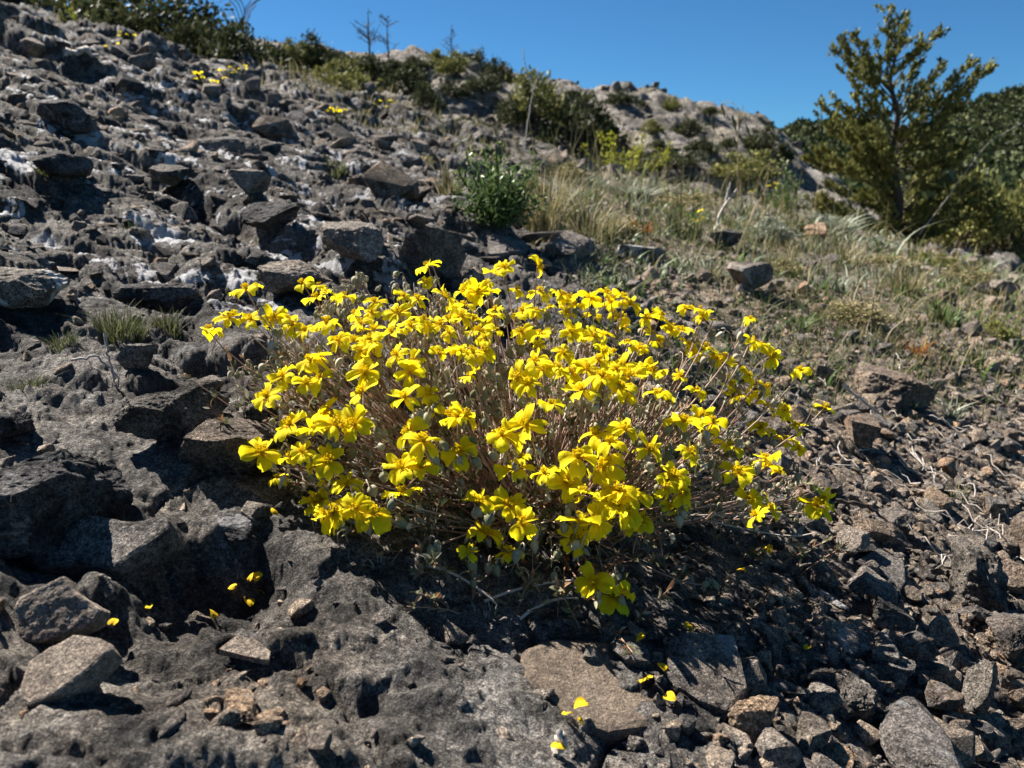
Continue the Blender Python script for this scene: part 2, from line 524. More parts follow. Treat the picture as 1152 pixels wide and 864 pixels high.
_y = np.concatenate([np.linspace(-.8, .12, 60, endpoint=False), .12 + np.cumsum(np.full(1, 0.0)), np.geomspace(.45, 15.65, 1150)[1:] - .33])
V, F = fan(ground_h, warp_u(1080, .58, 1.9), _y, .2 + 0.0)
def relief(V, F, shape):
    """fine weathering relief along the surface normal, so that steep faces are rough too"""
    nr, nc = shape
    P = V.reshape(nr, nc, 3)
    n = np.cross(np.gradient(P, axis=1), np.gradient(P, axis=0)); n /= np.linalg.norm(n, axis=2)[..., None] + 1e-12
    n = n.reshape(-1, 3)
    x, y = V[:, 0], V[:, 1]
    soil = soil_w(x, y); rock = 1 - soil
    near = np.nonzero(y < 4.5)[0]
    Q = V[near]
    def rid(s, sd):
        return 1 - 2 * np.abs(vnoise3(Q * s + vnoise3(Q * s * .5, sd + 3)[:, None] * .8, sd))
    a = rock[near]
    a = a * (1 - .5 * (1 - sstep(.40, .54, y[near])))
    d = .0009 * (a + .4) * vnoise3(Q * 60 + vnoise3(Q * 33, 9)[:, None] * .7, 1) + .0008 * (a + .4) * vnoise3(Q * 140, 2) + .0008 * (a + .6) * vnoise3(Q * 330, 3)
    fade = np.clip(.8 + .5 * y[near], 0, 2.2)
    V = V.copy(); V[near] += n[near] * (d * fade)[:, None]
    return V
V = relief(V, F, (len(_y), len(V) // len(_y)))
_soil = soil_w(V[:, 0], V[:, 1])
_lich = (1 - _soil) * sstep(.62, .85, V[:, 1]) * (1 - .5 * sstep(2.0, 3.2, V[:, 1])) * sstep(.1, -.25, V[:, 0] / (V[:, 1] + .3)) + .06
ground = link("ground", np_mesh("ground", V, F, True, {"soil": _soil, "lich": _lich}), M['ground'])
tag(ground, kind="structure")

V, F = fan(hill_h, np.linspace(-1.3, 1.0, 560), np.concatenate([np.geomspace(10.5, 62, 330), np.linspace(63, 120, 14)]), 0)
hillside = link("rocky_hillside", np_mesh("rocky_hillside", V, F), M['hill'])
tag(hillside, kind="structure")

m, nt, out = mat_new("green_hill_soil")
geo = nt.nodes.new("ShaderNodeNewGeometry")
c = ramp(nt, noise(nt, geo.outputs['Position'], .12, 6), [(.3, (.05, .055, .022)), (.6, (.10, .095, .05)), (.8, (.17, .15, .11))])
b = N(nt, "BsdfPrincipled", Roughness=.95); nt.links.new(c, b.inputs['Base Color']); nt.links.new(b.outputs[0], out.inputs[0])
M['far'] = m
V, F = fan(far_h, np.linspace(-.3, 1.3, 220), np.geomspace(21, 300, 160), 0)
tag(link("green_hill", np_mesh("green_hill", V, F), M['far']), kind="structure")
V, F = fan(ridge_h, np.linspace(.2, 1.4, 120), np.geomspace(225, 700, 60), 0)
tag(link("distant_ridge", np_mesh("distant_ridge", V, F), M['far']), kind="structure")
# ------------------------------------------------------------------ stones
import bmesh
_ico = {}
def ico(level):
    if level not in _ico:
        bm = bmesh.new(); bmesh.ops.create_icosphere(bm, subdivisions=level, radius=1.0)
        V = np.array([v.co[:] for v in bm.verts]); F = np.array([[v.index for v in f.verts] for f in bm.faces]); bm.free()
        _ico[level] = (V / np.linalg.norm(V, axis=1)[:, None], F)
    return _ico[level]

def stone_shape(seed, level=4, cuts=11, rough=.05, axes=(1, .8, .55), layered=0.0, dmin=.36, dmax=.80):
    r = np.random.default_rng(seed)
    V, F = ico(level)
    V = V.copy()
    for nvec in rand_dirs(cuts, r):
        d = r.uniform(dmin, dmax)
        V = V - np.clip(V @ nvec - d, 0, None)[:, None] * nvec
    V = V - np.clip(V[:, 2:3] - .62, 0, None) * np.array([[0, 0, 1.]])
    nrm = V / (np.linalg.norm(V, axis=1)[:, None] + 1e-9)
    q = fbm3(V * 2.2 + seed, 3, seed) * rough * 1.8 + fbm3(V * 7 + seed, 3, seed + 9) * rough * .8
    if level >= 5:
        q = q + fbm3(V * 20, 3, seed + 19) * rough * .55 - np.clip(fbm3(V * 12, 2, seed + 29) - .25, 0, 1) * rough * 1.2
    V = V + nrm * q[:, None]
    if layered:
        V[:, 2] = V[:, 2] * (1 - layered) + layered * np.round(V[:, 2] * 5) / 5
    V = V * np.array(axes)
    V[:, 2] -= V[:, 2].min()
    mx = np.abs(V[:, :2]).max()
    return V / mx * .5 / 1.0, F          # about 1 wide, standing on z = 0

def stone_mesh(seed, **kw):
    V, F = stone_shape(seed, **kw)
    me = np_mesh("stone", V, F, True)
    return me, V[:, 2].max()

def ground_slope(x, y, d=.02):
    gx = (G(x + d, y) - G(x - d, y)) / (2 * d); gy = (G(x, y + d) - G(x, y - d)) / (2 * d)
    return gx, gy

def settle(o, p, rz, tilt, sink, flat=.35):
    """rest a stone on the slope"""
    gx, gy = np.clip(ground_slope(p.x, p.y, .03), -.8, .8)
    nrm = Vector((-gx, -gy, 1)).normalized().lerp(Vector((0, 0, 1)), flat).normalized()
    q = nrm.to_track_quat('Z', 'Y').to_matrix() @ Matrix.Rotation(rz, 3, 'Z') @ Euler((tilt[0], tilt[1], 0)).to_matrix()
    o.rotation_euler = q.to_euler()
    o.location = p - Vector((0, 0, 1)) * sink

# the stones one would point at: px, py of the foot, width px, height px, material, label, options
BIG = [
 (272, 806, 70, 44, 'rock_brown', "pitted brownish stone with pale lichen lying below the thin pale flake", dict(seed=9, cuts=12, axes=(1, .8, .5), rough=.06)),
 (470, 318, 76, 62, 'rock_grey', "upright grey boulder standing just behind the back left of the yellow plant", dict(seed=11, cuts=10, axes=(1, .8, .95), rough=.06)),
 (72, 592, 235, 130, 'rock_dark', "large dark craggy boulder at the left edge below the grey green cushion", dict(seed=13, cuts=9, axes=(1, .7, .62), rough=.07, sink=.22, sz=.95)),
 (258, 528, 118, 66, 'rock_brown', "blocky stone with a broken tan face beside the leftmost stems of the plant", dict(seed=17, cuts=10, axes=(1, .75, .6), rough=.05)),
 (200, 492, 130, 70, 'rock_dark', "dark rough crag left of the plant with a hollow in front of it", dict(seed=19, cuts=10, axes=(1, .7, .7), rough=.07, sink=.2, sz=.95)),
 (158, 418, 48, 40, 'rock_white', "small stone with a bright white lichen face below the grey green cushion", dict(seed=21, cuts=8, axes=(1, .6, .85), rough=.04)),
 (838, 330, 58, 42, 'rock_grey', "grey blocky stone in the dry grass at the upper right of the plant", dict(seed=23, cuts=10, axes=(1, .8, .7), rough=.05)),
 (1005, 455, 120, 52, 'rock_brown', "wide brown mound of rock casting a long dark shadow right of the plant", dict(seed=25, cuts=10, axes=(1, .8, .5), rough=.07)),
 (962, 500, 78, 46, 'rock_brown', "wedge shaped brown stone beside the outermost right flowers", dict(seed=27, cuts=8, axes=(1, .6, .55), rough=.04, rz=.5)),
 (940, 806, 95, 84, 'rock_dark', "dark pitted upright stone in the rubble at the lower right", dict(seed=31, cuts=12, axes=(1, .8, .9), rough=.09, rz=.7)),
 (1040, 874, 165, 80, 'rock_grey', "biggest grey rock at the bottom right corner of the rubble", dict(seed=33, cuts=9, axes=(1, .7, .45), rough=.04)),
 (956, 622, 46, 42, 'rock_pale', "pale striped angular stone just below the lowest right flower", dict(seed=35, cuts=8, axes=(1, .8, .8), rough=.03, layered=.3)),
 (984, 680, 95, 42, 'rock_grey', "long grey stone with an orange stain right of the plant", dict(seed=37, cuts=9, axes=(1, .6, .45), rough=.045)),
 (1090, 680, 110, 70, 'rock_dark', "dark lichened rock beside the pale twigs at the right", dict(seed=41, cuts=11, axes=(1, .7, .7), rough=.08)),
 (1060, 726, 48, 38, 'rock_grey', "small cube shaped grey stone at the right, beside a reddish pebble", dict(seed=43, cuts=9, axes=(1, .9, .8), rough=.03)),
 (1056, 802, 46, 46, 'rock_brown', "rounded dark brown stone leaning on a grey splinter at the lower right", dict(seed=45, cuts=13, axes=(1, .8, .9), rough=.03)),
 (1138, 745, 92, 84, 'rock_dark', "dark rock with white specks cut by the right edge", dict(seed=47, cuts=10, axes=(1, .8, .8), rough=.07)),
 (842, 826, 58, 46, 'rock_brown', "knobbly brown stone below the large flat topped grey stone", dict(seed=49, cuts=13, axes=(1, .85, .75), rough=.08)),
 (905, 846, 66, 50, 'rock_grey', "grey stone with striped shadows at the bottom of the rubble", dict(seed=51, cuts=9, axes=(1, .8, .6), rough=.04)),
 (1092, 805, 40, 60, 'rock_grey', "upright grey splinter of stone at the lower right", dict(seed=55, cuts=8, axes=(.45, .4, 1.0), rough=.03)),
 (198, 212, 72, 34, 'rock_dark', "dark brown rock with an undercut shadow on the upper left slope", dict(seed=57, cuts=10, axes=(1, .7, .55), rough=.06)),
 (312, 258, 84, 32, 'rock_dark', "long dark knobbly rock left of the green tuft", dict(seed=59, cuts=10, axes=(1, .6, .45), rough=.08)),
 (284, 222, 50, 30, 'rock_grey', "rounded brownish grey stone above the long dark knobbly rock", dict(seed=61, cuts=11, axes=(1, .8, .65), rough=.04)),
 (80, 146, 66, 34, 'rock_dark', "dark rock high on the left slope with a lit top edge", dict(seed=63, cuts=10, axes=(1, .7, .6), rough=.06)),
 (44, 62, 36, 26, 'rock_grey', "blue grey rock near the top left corner", dict(seed=65, cuts=9, axes=(1, .7, .75), rough=.05)),
 (166, 84, 34, 26, 'rock_grey', "tall stone on the left crest below the dark junipers", dict(seed=67, cuts=9, axes=(1, .7, .85), rough=.05)),
 (72, 200, 84, 34, 'rock_dark', "low dark slab on the far left slope above the white lichen patches", dict(seed=69, cuts=9, axes=(1, .7, .4), rough=.05)),
 (402, 290, 96, 46, 'rock_white', "sloping rock flecked with white lichen left of the upright grey boulder", dict(seed=71, cuts=9, axes=(1, .6, .5), rough=.06, rz=-.5)),
 (240, 172, 80, 24, 'rock_white', "flat rock topped with white lichen on the upper left slope", dict(seed=73, cuts=9, axes=(1, .7, .3), rough=.05)),
 (472, 258, 34, 24, 'rock_grey', "small grey stone above the upright grey boulder", dict(seed=75, cuts=9, axes=(1, .8, .7), rough=.05)),
 (560, 288, 76, 24, 'rock_grey', "flat grey rock under the green tuft", dict(seed=77, cuts=9, axes=(1, .7, .35), rough=.05)),
 (640, 288, 90, 22, 'rock_grey', "long dark edged ledge stone behind the plant", dict(seed=79, cuts=9, axes=(1, .5, .3), rough=.05)),
 (716, 294, 92, 18, 'rock_white', "flat pale topped slab behind the plant below the dry grass", dict(seed=81, cuts=8, axes=(1, .6, .24), rough=.03)),
 (657, 196, 46, 20, 'rock_grey', "grey stone on the crest left of the yellow green spurge", dict(seed=83, cuts=9, axes=(1, .7, .5), rough=.05)),
 (691, 200, 28, 18, 'rock_grey', "small stone on the crest just below the yellow green spurge", dict(seed=85, cuts=9, axes=(1, .7, .7), rough=.05)),
 (1124, 336, 40, 26, 'rock_grey', "grey stone among sparse grass near the right edge", dict(seed=87, cuts=9, axes=(1, .8, .65), rough=.05)),
 (812, 282, 60, 34, 'rock_dark', "dark hollowed rock under the bleached forked stick", dict(seed=89, cuts=9, axes=(1, .7, .6), rough=.07)),
 (806, 372, 46, 18, 'rock_grey', "bluish flat stone right behind the plant's right side", dict(seed=91, cuts=8, axes=(1, .7, .35), rough=.03)),
 (30, 345, 110, 40, 'rock_white', "long rock at the left edge streaked with white lichen", dict(seed=93, cuts=10, axes=(1, .6, .45), rough=.06)),
 (330, 330, 90, 40, 'rock_grey', "low grey rock behind the leftmost flowers", dict(seed=95, cuts=10, axes=(1, .6, .45), rough=.06)),
 (180, 350, 100, 34, 'rock_dark', "dark ledge rock above the grey green cushion", dict(seed=97, cuts=10, axes=(1, .5, .4), rough=.07)),
 (20, 500, 90, 60, 'rock_dark', "dark rock at the left edge resting above the large craggy boulder", dict(seed=99, cuts=10, axes=(1, .7, .6), rough=.07)),
]
GROUND_FAST = ground_h
big_xy = []
for (px, py, w, h, mat, label, k) in BIG:
    k = dict(k); seed = k.pop('seed'); tilt = k.pop('tilt', (0, 0)); rz = k.pop('rz', 0.0); sink = k.pop('sink', .12); sz = k.pop('sz', 1.0); flat = k.pop('flat', .45)
    p = march(ground_h, px, py - .12 * h)
    if p is None: continue
    dist = p.y * math.cos(PITCH) - (p.z - CAM_H) * math.sin(PITCH)
    size = w / FPX * dist
    V, F = stone_shape(seed, level=6 if w > 60 and py > 400 else 5, **k)
    V = V * size
    V[:, 2] *= sz
    me = np_mesh("stone", V, F, False)
    nm = "boulder" if "boulder" in label or "crag" in label else ("slab" if "slab" in label or "flake" in label else "stone")
    o = link(nm, me, M[mat])
    settle(o, p, rz, tilt, sink * V[:, 2].max(), flat)
    tag(o, label, nm)
    big_xy.append((p.x, p.y, size))

def plate(outline, thick, n, mat, label, name="slab", seed=1, lift=.6, rough=.05, bev=.10, ctr=None):
    """a flat broken plate of rock: its face outline, real thickness, roughened all over"""
    n = Vector(n).normalized()
    cx = sum(q[0] for q in outline) / len(outline); cy = sum(q[1] for q in outline) / len(outline)
    p0 = march(ground_h, cx, cy) + n * thick * lift
    cam0 = Vector((0, 0, CAM_H))
    bm = bmesh.new(); vs = []
    for (px, py) in outline:
        d = Vector(pix_dir(px, py)); t = (p0 - cam0).dot(n) / d.dot(n)
        vs.append(bm.verts.new(cam0 + d * t - p0))
    f = bm.faces.new(vs)
    if f.normal.dot(n) < 0: f.normal_flip()
    r_ = bmesh.ops.extrude_face_region(bm, geom=[f])
    nv = [v for v in r_['geom'] if isinstance(v, bmesh.types.BMVert)]
    rr = np.random.default_rng(seed)
    cen = sum((v.co for v in nv), Vector()) / len(nv)
    for v in nv: v.co += -n * thick * rr.uniform(.75, 1.25) + (v.co - cen) * rr.uniform(-.12, .06)
    bmesh.ops.recalc_face_normals(bm, faces=bm.faces[:])
    bmesh.ops.bevel(bm, geom=bm.edges[:], offset=thick * bev, segments=2, affect='EDGES', profile=.55)
    bmesh.ops.triangulate(bm, faces=bm.faces[:])
    size = max((v.co - cen).length for v in bm.verts) * 2
    for it in range(7):
        es = [e for e in bm.edges if e.calc_length() > size / 48]
        if not es or len(bm.faces) > 26000: break
        bmesh.ops.subdivide_edges(bm, edges=es, cuts=1); bmesh.ops.triangulate(bm, faces=bm.faces[:])
    bm.normal_update(); bm.verts.index_update()
    V = np.array([v.co[:] for v in bm.verts]); Nn = np.array([v.normal[:] for v in bm.verts]); F = np.array([[v.index for v in q.verts] for q in bm.faces]); bm.free()
    P = V / size
    V = V + Nn * ((fbm3(P * 4 + seed, 3, seed) * rough * .5 + fbm3(P * 16 + seed, 3, seed + 3) * rough * .22 + fbm3(P * 50, 2, seed + 5) * rough * .08) * size * .6)[:, None]
    o = link(name, np_mesh(name, V, F, False), M[mat], None, p0)
    tag(o, label, name)
    big_xy.append((p0.x, p0.y, size * .8))
def c7(q): return [(x / 2.88, 564 + y / 2.88) for x, y in q]
def c8(q): return [(380 + x / 2.88, 564 + y / 2.88) for x, y in q]
def c9(q): return [(752 + x / 2.88, 564 + y / 2.88) for x, y in q]
plate(c7([(58, 600), (90, 520), (160, 470), (240, 428), (320, 440), (362, 478), (275, 555), (180, 625), (85, 665), (68, 640)]), .013, (-.12, -.62, .78), 'rock_pale', "flat tan slab tilted up on its edge at the lower left, casting a sharp shadow", seed=5, lift=1.3, rough=.035)
plate(c7([(45, 345), (60, 310), (130, 275), (208, 235), (240, 290), (330, 350), (300, 400), (190, 438), (110, 458), (52, 450)]), .014, (.05, -.80, .60), 'rock_pale', "pale grey stone with a pointed top propped just above the flat tan slab", name="stone", seed=3, lift=.9, rough=.05)
plate(c7([(708, 478), (770, 430), (830, 448), (878, 485), (872, 516), (790, 500)]), .004, (.12, -.30, .95), 'rock_pale', "thin pale flake of stone lying on the dark bedrock below the fallen petals", name="flake", seed=7, lift=1.1, rough=.02)
plate(c7([(60, 180), (135, 140), (200, 95), (290, 40), (420, 58), (540, 38), (552, 85), (430, 172), (380, 215), (260, 195), (120, 210)]), .022, (.0, -.55, .83), 'rock_grey', "broad dark grey slab lying in the shade under the large craggy boulder", seed=15, lift=.8, rough=.05)
plate(c8([(600, 470), (700, 440), (880, 450), (960, 540), (1085, 690), (1040, 725), (880, 745), (770, 715), (690, 640), (620, 560)]), .014, (.24, -.14, .96), 'tan_smooth', "smooth tan slab in the striped shadow below the plant", seed=53, lift=.36, rough=.03, bev=.3)
plate(c9([(0, 450), (60, 420), (130, 425), (215, 430), (240, 520), (262, 610), (190, 680), (100, 645), (30, 600), (-8, 550)]), .020, (.10, -.34, .93), 'rock_grey', "large flat topped grey stone below the plant, right of the smooth tan slab", name="stone", seed=29, lift=.8, rough=.035)
plate(c9([(463, 412), (510, 385), (600, 392), (650, 440), (662, 478), (600, 495), (530, 470)]), .010, (.15, -.45, .88), 'rock_grey', "flat bluish grey slab in the middle of the right rubble", seed=39, lift=1.0, rough=.02)
plate(c9([(600, 195), (680, 150), (765, 195), (770, 260), (745, 300), (700, 240)]), .010, (.25, -.30, .92), 'rock_grey', "bluish tilted plate of stone behind the stone with the orange stain", seed=40, lift=1.0, rough=.02)

# loose stones of the scree: sixteen shapes, each placed stone a thing of its own
PROT = []
for i in range(16):
    ax = [(1, .8, .6), (1, .6, .5), (1, .75, .3), (1, .9, .8), (1, .5, .35)][i % 5]
    V, F = stone_shape(200 + i, level=5, cuts=int(7 + i % 5), axes=ax, rough=.025 + .018 * (i % 3))
    PROT.append((V, F))
PMESH = {}
def proto_mesh(i, mat):
    if (i, mat) not in PMESH:
        me = np_mesh("stone", *PROT[i], False); me.materials.append(M[mat]); PMESH[(i, mat)] = me
    return PMESH[(i, mat)]

def in_plant(x, y):
    return ((x - .03) / .19) ** 2 + ((y - .55) / .13) ** 2 < 1

LANDMARKS = [(66, 690, "the pointed pale stone"), (74, 755, "the tilted tan slab"), (290, 670, "the fallen petals on the bedrock"), (470, 290, "the upright grey boulder"), (70, 530, "the large craggy boulder"),
 (158, 400, "the white lichen stone"), (140, 360, "the grey green cushion"), (555, 215, "the green tuft"), (700, 170, "the yellow green spurge"), (838, 310, "the blocky stone in the dry grass"), (1005, 430, "the wide brown rock mound"),
 (962, 475, "the wedge shaped brown stone"), (920, 570, "the lowest right flower"), (790, 750, "the large flat topped grey stone"), (940, 770, "the dark pitted upright stone"), (1040, 840, "the biggest bottom right rock"),
 (956, 605, "the pale striped stone"), (984, 660, "the stone with the orange stain"), (950, 715, "the bluish grey slab"), (1090, 645, "the dark rock by the pale twigs"), (1138, 700, "the white specked rock at the right edge"),
 (1056, 780, "the rounded dark brown stone"), (690, 770, "the smooth tan slab"), (680, 675, "the lone low flower pair at the front"), (238, 97, "the small yellow flower clump on the left slope"), (380, 130, "the yellow flowers on the left crest"),
 (198, 195, "the undercut dark rock"), (312, 240, "the long dark knobbly rock"), (80, 130, "the dark rock with the lit edge"), (402, 268, "the white flecked sloping rock"), (240, 160, "the white topped flat rock"), (810, 245, "the bleached forked stick"),
 (660, 245, "the dry grass clump"), (640, 280, "the long ledge stone"), (1124, 325, "the grey stone near the right edge"), (1010, 150, "the juniper"), (600, 640, "the front foot of the plant"), (240, 380, "the leftmost flowers")]
_used = {}
def where(px, py):
    d = sorted(LANDMARKS, key=lambda l: (l[0] - px) ** 2 + ((l[1] - py) * 1.2) ** 2)
    out = []
    for l in d[:3]:
        dx, dy = px - l[0], py - l[1]
        rel = ("right of" if dx > 0 else "left of") if abs(dx) > abs(dy) * 1.1 else ("below" if dy > 0 else "above")
        far = math.hypot(dx, dy)
        out.append((("just " if far < 55 else "") + rel + " " + l[2], far))
    return out
def unique(stem_txt, px, py, alts=("", "with a lit edge", "half sunk in rubble")):
    """a label that singles the thing out by its look and the landmark next to it"""
    for a, _ in where(px, py):
        t = f"{stem_txt} {a}"
        if t not in _used and len(t.replace("-", " ").split()) <= 16:
            _used[t] = 1; return t
    (a, _), (b, _) = where(px, py)[:2]
    t = " ".join(f"{stem_txt} {a} and {b}".split()[:16])
    _used[t] = _used.get(t, 0) + 1
    return t

cand = []
_r = np.random.default_rng(99)
def try_stone(px, py, wpx):
    p = march(ground_h, px, py, n=400)
    if p is None or p.y > 11: return
    if in_plant(p.x, p.y) and wpx > 14: return
    dist = p.y
    size = wpx / FPX * dist
    for (bx, by, bs) in big_xy:
        if math.hypot(p.x - bx, p.y - by) < bs * .42: return
    cand.append((px, py, p, size))
for _ in range(170):       # the rubble at the lower right
    try_stone(_r.uniform(700, 1152), _r.uniform(560, 864), _r.lognormal(3.6, .40))
for _ in range(55):        # right of the plant
    try_stone(_r.uniform(860, 1152), _r.uniform(300, 580), _r.lognormal(3.0, .45))
for _ in range(95):        # the dark slope at the upper left
    px = _r.uniform(0, 620); try_stone(px, _r.uniform(60 + px * .16, 330), _r.lognormal(3.0, .45))
for _ in range(16):        # left of the plant
    try_stone(_r.uniform(0, 330), _r.uniform(330, 600), _r.lognormal(3.1, .4))
for _ in range(30):        # behind the plant
    try_stone(_r.uniform(380, 900), _r.uniform(215, 330), _r.lognormal(2.9, .4))
SIZE_W = lambda s: "pebble sized" if s < .02 else "walnut sized" if s < .045 else "fist sized" if s < .10 else "head sized" if s < .25 else "bulky"
SHAPE_W = {0: "angular", 1: "elongated", 2: "flat", 3: "chunky", 4: "slender"}
for n_, (px, py, p, size) in enumerate(cand[:285]):
    i = int(_r.integers(0, 16))
    soil = float(soil_w(np.array([p.x]), np.array([p.y]))[0])
    if _r.random() < .25 + .55 * soil: mat = ['rock_brown', 'rock_grey', 'rock_pale', 'rock_brown', 'rock_grey'][int(_r.integers(0, 5))]
    else: mat = ['rock_dark', 'rock_grey', 'rock_dark', 'rock_white'][int(_r.integers(0, 4))]
    o = link("stone", proto_mesh(i, mat), None)
    o.scale = (size * _r.uniform(.85, 1.2), size * _r.uniform(.85, 1.2), size * _r.uniform(.7, 1.15) * (.62 + .38 * soil))
    settle(o, p, _r.uniform(0, 6.28), (_r.normal() * .22, _r.normal() * .22), (.10 + .05 * (1 - soil)) * size)
    col = {'rock_brown': 'brown', 'rock_grey': 'grey', 'rock_pale': 'pale tan', 'rock_dark': 'dark', 'rock_white': 'lichen flecked'}[mat]
    tag(o, unique(f"{SIZE_W(size)} {SHAPE_W[i % 5]} {col} stone", px, py), "stone", "loose stones on the rocky slope")

# finer rubble nobody could count
def hull_stone(seed, axes):
    """an angular fragment: the hull of a few points, edges slightly broken"""
    r = np.random.default_rng(seed)
    bm = bmesh.new()
    for d in rand_dirs(13, r): bm.verts.new(Vector(d * r.uniform(.8, 1.05) * np.array(axes)))
    res = bmesh.ops.convex_hull(bm, input=bm.verts[:])
    for v in [v for v in bm.verts if not v.link_faces]: bm.verts.remove(v)
    bmesh.ops.bevel(bm, geom=bm.edges[:], offset=.06, segments=1, affect='EDGES', profile=.6)
    bmesh.ops.triangulate(bm, faces=bm.faces[:])
    bm.verts.index_update()
    V = np.array([v.co[:] for v in bm.verts]); F = np.array([[v.index for v in f.verts] for f in bm.faces]); bm.free()
    V = V + vnoise3(V * 3 + seed, seed)[:, None] * .05 * V
    V[:, 2] -= V[:, 2].min()
    return V / np.abs(V[:, :2]).max() * .5, F
SM = []
for i in range(20):
    ax = [(1, .8, .6), (1, .6, .5), (1, .75, .35), (1, .9, .8), (1, .55, .4)][i % 5]
    SM.append(hull_stone(300 + i, ax))
def scatter_rubble(name, n, sampler, mat, seed, zs=1.0):
    r = np.random.default_rng(seed)
    X, Y, Sz = sampler(r, n)
    Z = ground_h(X, Y)
    g = Geo()
    for k in range(len(X)):
        V, F = SM[int(r.integers(0, 20))]
        c, s = math.cos(a := r.uniform(0, 6.28)), math.sin(a)
        e = Euler((r.normal() * .35, r.normal() * .35, a)).to_matrix()
        W = (V * np.array([1, r.uniform(.8, 1.1), r.uniform(.7, 1.2) * zs]) * Sz[k]) @ np.array(e).T
        W = W + np.array([X[k], Y[k], Z[k] - .18 * Sz[k] * (1 + .5 * (zs < 1))])
        g.add(W, F, r.random())
    o = link(name, g.mesh(name, False), mat)
    return tag(o, kind="stuff")

def rubble_mat(name="rubble_stone", dark=(.18, .166, .150), light=(.47, .43, .385), warm=(.37, .285, .21), lichen=.1, black=.4):
    m = rock_mat(name, dark, light, warm, lichen=lichen, black=black, per_object=False)
    nt = m.node_tree
    b = [n for n in nt.nodes if n.type == 'BSDF_PRINCIPLED'][0]
    src = b.inputs['Base Color'].links[0].from_socket
    t = ramp(nt, attr(nt, "rnd"), [(0, (.55, .55, .58)), (.35, (.9, .88, .86)), (.7, (1.15, 1.02, .9)), (.9, (1.4, 1.22, 1.02)), (1, (1.5, 1.1, .8))])
    nt.links.new(mix(nt, 1.0, src, t, 'MULTIPLY'), b.inputs['Base Color'])
    return m
M['rubble'] = rubble_mat()
M['rubble_dark'] = rubble_mat("dark_rubble_stone", (.075, .071, .067), (.27, .25, .226), (.23, .18, .135), .35, .8)
def samp_near(r, n):
    u = r.uniform(-.62, .75, n * 3); y = .27 + (r.random(n * 3) ** 1.5) * 1.5
    x = u * (y + .1)
    w = .06 + .94 * sstep(.02, .16, x - .04 * (y - .4) + .05 * fbm(x * 9, y * 9, 2, 8))
    w = np.where(((x - .03) / .15) ** 2 + ((y - .56) / .10) ** 2 < 1, .25 * w, w)
    w = w * (.35 + .65 * sstep(-.15, .25, fbm(x * 12, y * 12, 3, 9)))
    keep = r.random(n * 3) < w
    x, y = x[keep][:n], y[keep][:n]
    return x, y, np.clip(r.lognormal(-4.72, .52, len(x)), .004, .028) * (.7 + .5 * y)
def samp_far(r, n):
    u = r.uniform(-.75, .75, n); y = np.exp(r.uniform(math.log(1.0), math.log(8.5), n))
    return u * y, y, np.clip(r.lognormal(-4.0, .55, n) * y * .5, .008, .09)
scatter_rubble("rubble", 11500, samp_near, M['rubble'], 5)
def samp_left(r, n):
    y = np.exp(r.uniform(math.log(.75), math.log(9.0), n)); u = r.uniform(-.80, .05, n)
    u = u + .12 * (y < 2.2) * (r.random(n) < .4)
    return u * y, y, np.clip(r.lognormal(-3.62, .62, n) * y * .5, .010, .11) * (1 + .06 * y)
scatter_rubble("scree", 3000, samp_far, M['rubble'], 6)
scatter_rubble("dark_scree", 3600, samp_left, M['rubble_dark'], 7, .62)
# ------------------------------------------------------------------ the yellow flowered rock rose
def flower_mat():
    m, nt, out = mat_new("yellow_petal")
    geo = nt.nodes.new("ShaderNodeNewGeometry")
    n1 = noise(nt, geo.outputs['Position'], 120, 3)
    col = ramp(nt, attr(nt, "rnd"), [(0, (.80, .44, .004)), (.28, (.91, .71, .008)), (.75, (.95, .84, .016)), (1, (.96, .88, .028))])
    col = mix(nt, ramp(nt, n1, [(.35, 0.), (.65, 1.)]), mix(nt, 1.0, col, (.93, .88, .9), 'MULTIPLY'), col)
    b = N(nt, "BsdfPrincipled", Roughness=.75); b.inputs['Specular IOR Level'].default_value = .12
    t = N(nt, "BsdfTranslucent")
    nt.links.new(col, b.inputs['Base Color']); nt.links.new(col, t.inputs[0])
    ms = N(nt, "MixShader"); ms.inputs[0].default_value = .48
    nt.links.new(b.outputs[0], ms.inputs[1]); nt.links.new(t.outputs[0], ms.inputs[2]); nt.links.new(ms.outputs[0], out.inputs[0])
    w = N(nt, "TexNoise", Scale=700, Detail=2)
    nt.links.new(geo.outputs['Position'], w.inputs['Vector'])
    bp = N(nt, "Bump", Strength=.35, Distance=.0008); nt.links.new(w.outputs['Fac'], bp.inputs['Height']); nt.links.new(bp.outputs[0], b.inputs['Normal'])
    return m
def plain(name, col, rough=.7, trans=0.0):
    m, nt, out = mat_new(name)
    geo = nt.nodes.new("ShaderNodeNewGeometry")
    c = mix(nt, ramp(nt, noise(nt, geo.outputs['Position'], 260, 4), [(.35, 0.), (.65, 1.)]), [v * .72 for v in col], [min(1, v * 1.2) for v in col])
    b = N(nt, "BsdfPrincipled", Roughness=rough); b.inputs['Specular IOR Level'].default_value = .2
    nt.links.new(c, b.inputs['Base Color'])
    if trans:
        t = N(nt, "BsdfTranslucent"); nt.links.new(c, t.inputs[0])
        ms = N(nt, "MixShader"); ms.inputs[0].default_value = trans
        nt.links.new(b.outputs[0], ms.inputs[1]); nt.links.new(t.outputs[0], ms.inputs[2]); nt.links.new(ms.outputs[0], out.inputs[0])
    else: nt.links.new(b.outputs[0], out.inputs[0])
    return m
M['petal'] = flower_mat()
M['stamen'] = plain("orange_yellow_stamens", (.92, .66, .010), .6, .35)
M['stem'] = leaf_mat("reddish_downy_stem", [(0, (.22, .12, .085)), (.5, (.36, .225, .165)), (.85, (.48, .35, .275)), (1, (.60, .50, .42))], trans=.0, rough=.7)
